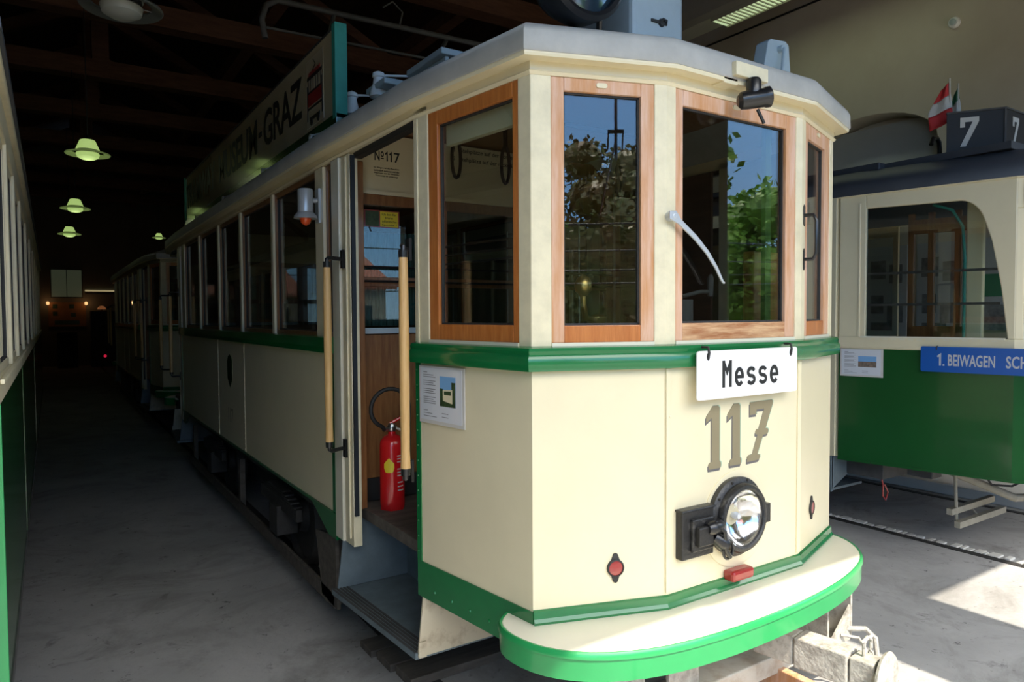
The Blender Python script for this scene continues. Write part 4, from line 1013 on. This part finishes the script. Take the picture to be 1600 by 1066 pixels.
    m = MB(); m.box(3.27, 3.95, .56, .60, .245, .29); m.box(3.26, 4.0, .50, .54, .165, .21); m.tube([(3.35, .58, .55), (3.36, .57, .18)], .012, 8); m.tube([(3.6, .6, .28), (3.6, .52, .19)], .006, 6); m.build('catch_board', 'dusty', root)
    m = MB()
    for i in range(9): m.lathe((3.72, .22, .30 + i * .017), (0, 0, 1), [(.045, 0), (.052, .006), (.045, .012)], 20)
    m.tube([(3.72, .22, .26), (3.72, .22, .50)], .022, 12); m.build('buffer_spring', 'dusty', root, smooth=True)
    m = MB(); m.tube([(3.45, .45, .58), (3.50, .40, .47), (3.62, .32, .46), (3.78, .28, .50)], .008, 8); m.build('brake_hose', 'rubber', root, smooth=True)
    m = MB(); m.tube([(3.06, .98, .60), (3.06, .97, .48), (3.07, .96, .42), (3.05, .95, .34), (3.09, .95, .30), (3.12, .95, .36), (3.09, .96, .42)], .006, 6); m.build('red_cord', 'redrefl', root, smooth=True)
    for yy in (3.3, 5.6):
        for sx in (-1, 1):
            w = MB(); w.lathe((4.0 + sx * .715, yy, .34), (sx, 0, 0), [(.10, -.05), (.36, -.03), (.335, .05), (.10, .03)], 32); w.build('wheel', 'iron', root, smooth=True)
    m = MB(); m.poly([(3.12, .14, .64), (3.36, -.16, .64), (4.54, -.16, .64), (4.78, .14, .64), (4.98, 1.3, .64), (4.98, 7.9, .64), (2.92, 7.9, .64), (2.92, 1.3, .64)], (0, 0, .05)); m.build('floor_boards', 'deck', root)
    return root, G
T3, G = trailer()
# blue sign on the trailer
bs = thing('route_sign', 'blue enamel sign reading 1. BEIWAGEN hung on the green trailer', 'sign', tuple(G.p(.9, 1.31, .03)))
Fb_ = Face(G.p(.57, 0, .02)[:2], G.p(1.6, 0, .05)[:2])
m = MB(); m.fpoly(Fb_, rr(0, 1.25, 1.312, 1.488, .012), 0, .005); m.build('plate', 'blue', bs)
m = MB(); stroke(m, Fb_, [(.105, 1.418), (.122, 1.432), (.122, 1.356)], .012, .005); m.fb(Fb_, .138, .149, 1.356, 1.367, .005, .0056); text_on(m, Fb_, 'BEIWAGEN', .170, .445, 1.356, 1.436, .005, bold=.02); m.build('lettering', 'bannerwhite', bs); m = MB(); text_on(m, Fb_, 'SCHAFFNER', .505, .86, 1.356, 1.436, .005, bold=.02); m.build('lettering', 'bannerwhite', bs)
m = MB()
for a in (.10, .62, 1.15):
    m = MB(); m.tube([Fb_.p(a, 1.49, -.02), Fb_.p(a, 1.49, .008), Fb_.p(a, 1.465, .009)], .004, 6)
    m.build('hook', 'iron', bs)
notice(G, .015, .318, 1.248, 1.456, 'small framed white notice with a photo, left of the blue trailer sign', .004)
# flags
def flag(x, y, z, cols, label, lean, wid=.14):
    o = thing('flag', label, 'flag', (x, y, z), 'small flags on the trailer roof')
    top = Vector((x + lean[0], y + lean[1], z + .60))
    m = MB(); m.tube([(x, y, z), tuple(top)], .006, 8); m.build('staff', 'whitewood', o)
    # cloth hangs from the staff in folds
    n, k = 9, 6; side = Vector((-.42, .90, 0)); acr = Vector((.9, .42, 0))
    for ci, c in enumerate(cols):
        m = MB(); vs = []
        for i in range(n):
            u = i / (n - 1)
            for j in range(k + 1):
                v = (ci + j / k) / len(cols); vv = min(1.25, v + .22 * u)
                w_ = wid * (.12 + .88 * min(1, vv * 1.3)) * u - .03 * vv
                vs.append(top + side * w_ + acr * (.012 * math.sin(u * 9 + v * 3)) + Vector((0, 0, -.01 - .30 * vv)))
        fs = [(i * (k + 1) + j, (i + 1) * (k + 1) + j, (i + 1) * (k + 1) + j + 1, i * (k + 1) + j + 1) for i in range(n - 1) for j in range(k)]
        m.add(vs, fs); f = m.build('cloth_stripe', c, o, smooth=True)
        sm = f.modifiers.new('solid', 'SOLIDIFY'); sm.thickness = .002
flag(3.46, .70, 2.86, ['flagred', 'flagwhite', 'flagred'], 'small red, white and red flag left of the number 7 box', (-.03, .0), .16)
flag(3.60, .72, 2.86, ['flaggreen', 'flagwhite', 'flagblack'], 'small green, white and black flag behind the number 7 box', (.01, .0), .09)

# ------------------------------------------------------------------ left tram
def left_tram():
    root = thing('tram', 'green and cream tram with pale window posts, at the left edge', 'tram', (-3.35, 4.5, 0))
    xs = -2.31; xw = -4.39; y0, y1 = .52, 11.8
    for sx, x in ((1, xs), (-1, xw)):
        lo, hi = min(x, x - sx * .03), max(x, x - sx * .03)
        m = MB(); m.box(lo, hi, y0 + .02, y1, .64, 1.48)
        for yy in (2.4, 5.4): m.box(min(x, x + sx * .0015), max(x, x + sx * .0015), yy, yy + .02, .64, 1.48)
        m.build('side_panel', 'green_d', root)
        m = MB(); m.box(min(lo, x), max(hi, x + sx * .003), y0, y1, .60, .645); m.build('skirt_strip', 'iron_b', root)
        m = MB(); m.box(lo - .0, hi + .0, y0 + .012, y1, 1.475, 1.545); m.box(min(x, x + sx * .012), max(x, x + sx * .012), y0 + .012, y1, 1.535, 1.55); m.build('waist_rail', 'cream_old', root, bevel=.004)
        yy = y0; i = 0
        posts = [.56, 1.42, 2.12, 2.95, 4.05, 5.2, 6.4, 7.6, 8.8, 10.0, 11.2]
        for p_ in posts:
            m = MB(); m.box(lo, hi, p_ - .035, p_ + .035, 1.545, 2.40); m.build('window_post', 'cream_old', root, bevel=.004)
        for a, b in zip(posts[:-1], posts[1:]):
            F = Face((x, a + .035), (x, b - .035)) if sx > 0 else Face((x, b - .035), (x, a + .035))
            window(F, 0, F.L, 1.545, 2.40, root, .03, .03, .05, .03, 'cream_old', t=(-.028, -.012))
        m = MB(); m.box(lo, hi, y0, y1, 2.38, 2.50); m.box(min(lo, x + sx * .02), max(hi, x + sx * .02), y0 - .02, y1, 2.49, 2.53); m.build('cornice', 'cream_old', root, bevel=.006)
    Fe = Face((xw, y0), (xs, y0))
    m = MB(); m.fb(Fe, 0, Fe.L, .62, 1.48, -.03, 0); m.fb(Fe, Fe.L - .04, Fe.L + .002, .62, 1.48, 0, .012); m.build('end_panel', 'green_lit', root, bevel=.004)  # daylight on the end face painted in as a brighter green
    m = MB(); m.fb(Fe, 0, Fe.L, 1.475, 1.545, -.03, .01); m.fb(Fe, 0, Fe.L, 2.38, 2.53, -.03, .01)
    for a in (0, .62, 1.38, Fe.L - .08): m.fb(Fe, a, a + .08, 1.545, 2.38, -.03, 0)
    m.build('end_frame', 'cream_old', root, bevel=.004)
    for a, b in ((.08, .62), (.70, 1.38), (1.46, Fe.L - .08)): window(Fe, a, b, 1.545, 2.38, root, .03, .03, .03, .03, 'oak', t=(-.03, -.008))
    m = MB(); m.sweep([(xw, y0), (xs, y0), (xs, y1), (xw, y1)], [(-.06, 2.52), (.03, 2.52), (.03, 2.55), (-.05, 2.62), (-.30, 2.72), (-.30, 2.66)], closed=True)
    m.box(xw + .28, xs - .28, y0 + .28, y1 - .28, 2.68, 2.74); m.build('roof', 'roof2', root)
    m = MB(); m.box(xw + .05, xs - .05, y0 + .05, y1, .56, .66); m.box(-3.9, -2.8, 2.2, 9.8, .25, .56); m.build('underframe', 'iron_b', root)
    m = MB(); m.box(xs - .35, xs - .32, y0 + .02, y0 + .3, .10, .6); m.box(xw + .32, xw + .35, y0 + .02, y0 + .3, .10, .6); m.build('lifeguard', 'ltblue', root)
    m = MB(); m.box(xw + .03, xs - .03, 6.0, 6.03, .66, 2.5); m.build('inner_bulkhead', 'oak_in', root)
    for yy in (3.6, 8.4):
        for sx in (-1, 1):
            w = MB(); w.lathe((-3.35 + sx * .715, yy, .34), (sx, 0, 0), [(.10, -.05), (.36, -.03), (.335, .05), (.10, .03)], 32); w.build('wheel', 'iron', root, smooth=True)
    return root
left_tram()

# ------------------------------------------------------------------ lamps in the aisle
def pendant(x, y, z, lit, label):
    o = thing('pendant_lamp', label, 'lamp', (x, y, z), 'pendant lamps over the aisle')
    g, r = ('lampglass', 'lampring') if lit else ('lampglass_off', 'lampring_off')
    m = MB(); m.lathe((x, y, z), (0, 0, 1), [(.112, .018), (.108, .030), (.072, .118), (.060, .124)], 32); m.build('upper_glass', g, o, smooth=True)
    m = MB(); m.lathe((x, y, z), (0, 0, 1), [(.002, -.085), (.06, -.08), (.10, -.058), (.110, -.022), (.10, -.010)], 32); m.build('bowl', g, o, smooth=True)
    m = MB(); m.lathe((x, y, z), (0, 0, 1), [(.150, -.014), (.205, -.034), (.212, -.026), (.206, -.018), (.150, .000), (.150, -.014)], 40, cap=False); m.build('shade_ring', r, o, smooth=True)
    m = MB(); m.tube([(x, y, z + .10), (x, y, 5.62)], .006, 6); m.lathe((x, y, z + .12), (0, 0, 1), [(.05, 0), (.02, .04), (.008, .06)], 16); m.lathe((x, y, z - .012), (0, 0, 1), [(.105, 0), (.105, .03)], 24)
    for a in (0, 2.1, 4.2): m.tube([(x + .10 * math.cos(a), y + .10 * math.sin(a), z - .01), (x + .15 * math.cos(a), y + .15 * math.sin(a), z - .016)], .004, 5)
    m.build('pendant_rod', 'black', o)
    return o
pendant(-1.81, 2.61, 3.48, False, 'unlit grey pendant lamp cut off by the top edge, above the aisle')
pendant(-1.81, 6.80, 3.48, True, 'largest of the lit greenish pendant lamps, over the aisle')
pendant(-1.81, 11.2, 3.48, True, 'middle of the three lit pendant lamps in the row over the aisle')
pendant(-1.81, 15.2, 3.48, True, 'smallest and lowest lit pendant lamp over the aisle')
pendant(.95, 24.5, 4.45, True, 'faint pendant lamp far back above the roof of the rear tram')

# ceiling luminaire and wall items on the right
o = thing('ceiling_light', 'long fluorescent ceiling light with a lit louvre at the upper right', 'light', (4.6, 4.5, 5.27))
m = MB(); m.box(4.46, 4.76, 1.2, 9.5, 5.24, 5.33); m.build('housing', 'fixbody', o, bevel=.005)
m = MB(); m.box(4.475, 4.745, 1.3, 3.86, 5.212, 5.238); m.build('lit_louvre', 'tube', o)
m = MB()
for i in range(42): m.box(4.47, 4.75, 1.32 + i * .06, 1.332 + i * .06, 5.198, 5.214)
m.box(4.460, 4.470, 1.3, 3.86, 5.195, 5.24); m.box(4.75, 4.76, 1.3, 3.86, 5.195, 5.24); m.build('louvre_blade', 'fixbody', o)
m = MB()
for yy in (2, 4.6, 8): m.tube([(4.61, yy, 5.33), (4.61, yy, 6.6)], .008, 6)
m.build('hanger_rod', 'iron', o)
m = MB(); m.tube([(5.485, -1.9, 5.42), (5.485, 12, 5.43)], .012, 6); tag(m.build('wall_cable', 'black'), 'thin black cable running along the top of the right wall', 'cable')
o = thing('smoke_detector', 'small white round detector high on the right wall', 'detector', (5.49, 1.62, 4.64))
m = MB(); m.lathe((5.50, 1.62, 4.64), (-1, 0, 0), [(.055, 0), (.055, .03), (.045, .045)], 24); m.build('base', 'white', o, smooth=True)
m = MB(); m.lathe((5.45, 1.62, 4.64), (-1, 0, 0), [(.030, -.01), (.030, .008), (.020, .014)], 20); m.build('sensor_cap', 'ltblue', o, smooth=True)
# display boards on the right wall
Fw = Face((5.5, 14), (5.5, -2)); S = lambda y: 14 - y
o = thing('banner', 'white banner with a green band on the wall behind the trailer', 'banner', (5.48, 1.1, 1.4))
m = MB(); m.fb(Fw, S(1.33), S(.80), 1.42, 2.46, .002, .012); m.build('sheet', 'bannerwhite', o)
m = MB(); m.fb(Fw, S(1.33), S(.80), 1.88, 2.10, .012, .014); m.build('green_band', 'bannergreen', o)
m = MB(); m.fb(Fw, S(1.33), S(.80), 1.46, 1.80, .012, .014); m.build('town_photo', 'townprint', o)
for k, (ya, yb) in enumerate(((1.50, 1.95), (2.05, 2.50), (2.60, 3.05), (-.5, .0), (.1, .6))):
    o = thing('display_board', ['white display board nearest the banner', 'white display board, second from the banner', 'white display board, third from the banner', 'white display board nearest the shed entrance', 'white display board between the entrance and the banner'][k], 'display board', (5.48, (ya + yb) / 2, 1.3), 'display boards on the right wall')
    m = MB(); m.fb(Fw, S(yb), S(ya), 1.35, 2.45, .002, .02); m.build('panel', 'bannerwhite', o)
    for z, ua, ub in ((2.1, .05, .22), (2.05, .26, .40), (1.72, .06, .2), (1.62, .24, .41), (1.42, .06, .3)):
        m = MB(); m.fb(Fw, S(yb) + ua, S(yb) + ub, z, z + .20, .02, .022); m.build('picture', 'townprint', o)

# ------------------------------------------------------------------ far end of the shed
Fz = Face((-8, YB), (5.5, YB)); S = lambda x: x + 8
m = MB(); m.fb(Fz, S(-2.15), S(-1.17), 2.46, 3.49, .02, .10); o = thing('light_screen', 'pale glowing square screen on the far wall', 'screen', (-1.66, YB - .06, 2.46))
m.build('frame', 'iron_b', o); m = MB(); m.fb(Fz, S(-2.12), S(-1.67), 2.50, 3.46, .10, .105); m.fb(Fz, S(-1.65), S(-1.20), 2.50, 3.46, .10, .105); m.build('panel', 'screen', o)
o = thing('poster_board', 'dim orange poster board with two small lamps below the screen', 'board', (-1.66, YB - .05, 1.43))
m = MB(); m.fb(Fz, S(-2.23), S(-1.09), 1.43, 2.30, .01, .05); m.build('panel', 'lightboard', o)
m = MB()
for ua, z in ((-2.1, 2.08), (-1.6, 2.08), (-2.1, 1.82), (-1.55, 1.78)): m = MB(); m.fb(Fz, S(ua), S(ua + .15), z, z + .15, .05, .055); m.build('picture', 'treeprint', o)
m = MB(); m.fb(Fz, S(-2.05), S(-1.3), 1.5, 1.65, .05, .055); m.build('picture', 'treeprint', o)
for x in (-2.24, -1.08):
    m = MB(); m.lathe((x, YB - .12, 2.2), (0, 0, 1), [(.02, 0), (.05, .03), (.05, .10), (.02, .13)], 16); m.build('bulb', 'bulb', o, smooth=True)
m = MB(); m.fb(Fz, S(-1.10), S(.2), 2.60, 2.70, .02, .06); o = thing('cove_light', 'warm strip light glowing along the far wall', 'light', (-.5, YB - .05, 2.6)); m.build('shelf', 'iron_b', o)
m = MB(); m.fb(Fz, S(-1.10), S(.2), 2.70, 2.76, .02, .06); m.build('strip', 'cove', o)
o = thing('table_lamp', 'small dim orange dome lamp on a cabinet by the far wall', 'lamp', (-.63, YB - .8, 1.98))
m = MB(); m.lathe((-.63, YB - .8, 1.98), (0, 0, 1), [(.05, 0), (.03, .03), (.02, .06)], 16); m.build('base', 'iron', o)
m = MB(); m.lathe((-.63, YB - .8, 2.04), (0, 0, 1), [(.14, 0), (.12, .06), (.07, .11), (.01, .13)], 24); m.build('shade', mat('orange_lamp_shade', (.5, .2, .08), .5, emit=(1., .35, .12), estr=.25), o, smooth=True)
o = thing('cabinet', 'dark cabinet with a red indicator light by the far wall', 'cabinet', (-.6, YB - .8, 0))
m = MB(); m.box(-1.0, -.1, YB - 1.1, YB - .5, 0, 1.98); m.build('body', 'iron_b', o, bevel=.02)
m = MB(); m.box(-.98, -.56, YB - 1.12, YB - 1.1, .1, 1.9); m.box(-.54, -.12, YB - 1.12, YB - 1.1, .1, 1.9); m.build('door', 'iron_b', o)
m = MB(); m.lathe((-.58, YB - 1.12, .38), (0, -1, 0), [(.05, 0), (.045, .02)], 16); m.build('indicator_light', 'led', o)
o = thing('cabinet', 'tall dark locker standing below the orange poster board', 'cabinet', (-1.7, YB - .8, 0))
m = MB(); m.box(-2.0, -1.4, YB - 1.0, YB - .5, 0, 1.25); m.build('body', 'iron', o, bevel=.02)
m = MB(); m.box(-1.98, -1.42, YB - 1.02, YB - 1.0, .08, 1.2); m.build('door', 'iron', o)

# ------------------------------------------------------------------ outside, seen in the panes
def tree(x, y, h, r, mt, label, n=2600, zc=None, seed=1, flat=.8, leaf=.30):
    o = thing('tree', label, 'tree', (x, y, 0), 'trees outside the shed')
    rnd = random.Random(seed); zc = zc or h - r * flat
    m = MB(); m.tube([(x, y, 0), (x + .05, y, zc * .5), (x, y, zc)], .15, 8, radii=[.2, .15, .09])
    for i in range(7):
        a = rnd.uniform(0, 2 * PI); m.tube([(x, y, zc * .6 + i * .1), (x + r * .5 * math.cos(a), y + r * .5 * math.sin(a), zc + rnd.uniform(0, r * .5))], .05, 6)
    m.build('trunk', 'bark', o)
    m = MB(); bl = [(rnd.gauss(0, .42), rnd.gauss(0, .42), rnd.gauss(0, .42)) for _ in range(16)]
    for b in bl:
        c_ = Vector((b[0], b[1], b[2] * flat)) * r + Vector((x, y, zc)); q_ = r * .30
        m.lathe(c_, (0, 0, 1), [(q_ * math.sin(t * PI / 6) * rnd.uniform(.85, 1.15) + .01, -q_ * math.cos(t * PI / 6)) for t in range(7)], 9)
    for i in range(n):
        b = bl[i % 16]; v = Vector((rnd.gauss(0, 1), rnd.gauss(0, 1), rnd.gauss(0, 1))).normalized() * .45 * rnd.random() ** .3
        p = Vector((b[0] + v.x, b[1] + v.y, (b[2] + v.z) * flat)) * r + Vector((x, y, zc))
        d1 = Vector((rnd.gauss(0, 1), rnd.gauss(0, 1), rnd.gauss(0, .6))).normalized() * leaf; d2 = d1.cross(Vector((rnd.gauss(0, 1), rnd.gauss(0, 1), rnd.gauss(0, 1)))).normalized() * leaf * .6
        m.add([p, p + d1 * .5 + d2 * .5, p + d1, p + d1 * .5 - d2 * .5], [(0, 1, 2, 3)])
    c = m.build('crown', mt, o, recalc=False); c['kind'] = 'stuff'
tree(2.0, -24.5, 8.1, 2.5, 'leaf2', 'tall brownish tree outside reflected in the left windscreen', 5200, seed=2)
tree(-2.3, -20, 5.2, 1.5, 'leaf', 'lower tree outside reflected at the left of the windscreen', 2600, seed=3)
tree(-6.2, -21, 5.6, 1.7, 'leaf', 'tree outside standing left of the lower one', 1600, seed=4)
tree(17.4, -13.2, 5.0, 2.6, 'leaf', 'leafy green tree outside reflected in the wide windscreen', 5200, zc=2.6, seed=5, flat=.95)
tree(24.5, -11.5, 5.6, 2.2, 'leaf', 'broad green tree outside standing right of the yard', 3600, zc=2.8, seed=6, flat=.95)
tree(11.2, -11.2, 7.6, 1.7, 'leaf', 'slim tree outside whose leaves hang beside the portal pillar', 2200, zc=5.4, seed=7, flat=1.1)
tree(13., -20.5, 5.4, 2.0, 'leaf', 'dense green tree outside behind the leafy one', 2600, zc=2.6, seed=8)
m = MB(); m.box(1.4, 7.5, -22, -17.5, 0, 2.7); hs = thing('house', 'low house with a red tiled roof outside, reflected in the left windscreen', 'house', (4.4, -20, 0)); m.build('wall', 'render', hs)
m = MB(); m.poly([(1.1, -17.2, 2.65), (7.8, -17.2, 2.65), (7.2, -19.7, 4.2), (1.8, -19.7, 4.2)], (0, 0, .1)); m.poly([(1.1, -22.3, 2.65), (7.8, -22.3, 2.65), (7.2, -19.7, 4.2), (1.8, -19.7, 4.2)], (0, 0, .1)); m.build('roof', 'rtile', hs)
m = MB()
for x in (2.2, 4.2, 6.2): m.box(x, x + .8, -17.51, -17.48, 1.1, 2.1)
m.build('window', 'black', hs)
for k, (z, y) in enumerate(((3.05, -8.), (2.75, -9.), (2.5, -10.), (2.25, -9.5))):
    m = MB(); m.tube([(-14 + 3.2 * i, y, z + .012 * (i - 4) ** 2) for i in range(10)], .012, 5)
    tag(m.build('overhead_wire', 'black'), ['topmost overhead wire crossing the yard outside', 'second overhead wire crossing the yard outside', 'third overhead wire crossing the yard outside', 'lowest overhead wire crossing the yard outside'][k], 'wire', 'wires outside')
o = thing('wire_insulator', 'dark trolley wire fitting hanging outside, reflected in the left windscreen', 'fitting', (-.05, -6.5, 3.95))
m = MB(); m.tube([(-.05, -6.5, 3.65), (-.05, -6.5, 4.5)], .02, 8); m.box(-.15, .05, -6.52, -6.48, 3.98, 4.02)
for x in (-.14, .04): m.tube([(x, -6.5, 4.0), (x - .01, -6.5, 3.78)], .012, 6)
m.build('clamp', 'black', o); m = MB(); m.tube([(-.05, -6.5, 3.9), (-.12, -9.0, 3.3), (-.2, -14., 3.0)], .012, 6); m.build('feeder_wire', 'black', o)
for k, (hx0, hx1, hy0, hy1, hh) in enumerate(((-9, 1.2, -16.4, -15.2, 4.0), (10.5, 26, -8.0, -6.8, 1.6))):
    hd = thing('hedge', ['dark hedge outside in front of the trees left of the house', 'long hedge outside in front of the leafy green trees'][k], 'hedge', ((hx0 + hx1) / 2, (hy0 + hy1) / 2, 0))
    m = MB(); rnd = random.Random(40 + k); m.box(hx0, hx1, hy0 + .15, hy1 - .15, 0, hh - .1)
    for i in range(2600):
        p = Vector((rnd.uniform(hx0, hx1), rnd.uniform(hy0, hy1), rnd.uniform(.05, hh)))
        if rnd.random() < .6: p.y = hy1 + rnd.gauss(0, .05)
        d1 = Vector((rnd.gauss(0, 1), rnd.gauss(0, 1), rnd.gauss(0, 1))).normalized() * .2; d2 = d1.cross(Vector((rnd.gauss(0, 1), rnd.gauss(0, 1), rnd.gauss(0, 1)))).normalized() * .12
        m.add([p, p + d1 * .5 + d2 * .5, p + d1, p + d1 * .5 - d2 * .5], [(0, 1, 2, 3)])
    c = m.build('foliage', 'leaf2' if k == 0 else 'leaf', hd, recalc=False); c['kind'] = 'stuff'
m = MB(); m.box(-40, 45, -40, -26, -.01, .01); struct(m.build('floor', 'grass'))

# ------------------------------------------------------------------ light
world = bpy.data.worlds.new('World'); sc.world = world; world.use_nodes = True
N = world.node_tree.nodes; L = world.node_tree.links; bg = N['Background']
SKY = 13.0
bg.inputs[1].default_value = 1.
tc = N.new('ShaderNodeTexCoord'); sp = N.new('ShaderNodeSeparateXYZ'); L.new(tc.outputs['Generated'], sp.inputs[0])
rp = N.new('ShaderNodeValToRGB'); L.new(sp.outputs['Z'], rp.inputs[0])
el = rp.color_ramp.elements; el[0].position = 0.; el[0].color = (.24, .36, .50, 1); el[1].position = 1.; el[1].color = (.70, .78, .95, 1)
e_ = el.new(.10); e_.color = (.155, .31, .54, 1); e_ = el.new(.30); e_.color = (.13, .28, .54, 1); e_ = el.new(.46); e_.color = (1., .97, .90, 1)
nz = N.new('ShaderNodeTexNoise'); nz.inputs['Scale'].default_value = 2.2; nz.inputs['Detail'].default_value = 6; L.new(tc.outputs['Generated'], nz.inputs['Vector'])
cl = N.new('ShaderNodeMapRange'); cl.inputs[1].default_value = .52; cl.inputs[2].default_value = .80; cl.inputs[4].default_value = .4; L.new(nz.outputs['Fac'], cl.inputs[0])
mx = N.new('ShaderNodeMix'); mx.data_type = 'RGBA'; mx.inputs[7].default_value = (.30, .31, .33, 1); L.new(cl.outputs[0], mx.inputs[0]); L.new(rp.outputs[0], mx.inputs[6])
ml = N.new('ShaderNodeVectorMath'); ml.operation = 'SCALE'; ml.inputs['Scale'].default_value = SKY; L.new(mx.outputs[2], ml.inputs[0]); L.new(ml.outputs[0], bg.inputs[0])
sun = bpy.data.lights.new('sun', 'SUN'); sun.energy = 17.; sun.angle = math.radians(.55); sun.color = (1., .91, .77)
so = bpy.data.objects.new('sun', sun); COL.objects.link(so)
so.rotation_euler = Vector((0.0, .65, -1.)).to_track_quat('-Z', 'Y').to_euler(); so.location = (0, -8, 12)
for (x, y) in ((-1.81, 6.8), (-1.81, 11.2), (-1.81, 15.2)):
    l = bpy.data.lights.new('pendant_light', 'POINT'); l.energy = 1.0; l.color = (.85, 1., .55); l.shadow_soft_size = .1
    lo = bpy.data.objects.new('pendant_light', l); COL.objects.link(lo); lo.location = (x, y, 3.34)
l = bpy.data.lights.new('tube_light', 'AREA'); l.shape = 'RECTANGLE'; l.size = .15; l.size_y = 2.4; l.energy = 8; l.color = (.85, 1., .75)
lo = bpy.data.objects.new('tube_light', l); COL.objects.link(lo); lo.location = (4.61, 2.6, 5.18)
for x in (-2.24, -1.08):
    l = bpy.data.lights.new('board_light', 'POINT'); l.energy = 1.2; l.color = (1., .5, .2); l.shadow_soft_size = .05
    lo = bpy.data.objects.new('board_light', l); COL.objects.link(lo); lo.location = (x, YB - .35, 2.3)

# ------------------------------------------------------------------ camera
f, yaw, pitch, roll = 1096.6455, .5817, .0359, -.0061
cy_, sy_ = math.cos(yaw), math.sin(yaw); cp_, sp_ = math.cos(pitch), math.sin(pitch)
fwd = Vector((sy_ * cp_, cy_ * cp_, -sp_)); rgt = Vector((cy_, -sy_, 0)); up = rgt.cross(fwd)
r2 = rgt * math.cos(roll) + up * math.sin(roll); u2 = -rgt * math.sin(roll) + up * math.cos(roll)
cam = bpy.data.cameras.new('camera'); cam.sensor_width = 36; cam.lens = f * 36 / 1600; cam.clip_start = .02; cam.clip_end = 300
co = bpy.data.objects.new('camera', cam); COL.objects.link(co)
Mx = Matrix((r2, u2, -fwd)).transposed().to_4x4(); Mx.translation = Vector((-2.187, -1.9142, 1.72)); co.matrix_world = Mx
sc.camera = co
sc.view_settings.view_transform = 'Standard'; sc.view_settings.look = 'None'; sc.view_settings.gamma = 1; sc.view_settings.use_curve_mapping = False
sc.view_settings.exposure = -.93
sc.cycles.use_denoising = True; sc.cycles.max_bounces = 8; sc.cycles.transparent_max_bounces = 24; sc.cycles.diffuse_bounces = 5
sc.cycles.sample_clamp_indirect = 6.; sc.cycles.caustics_reflective = False; sc.cycles.caustics_refractive = False
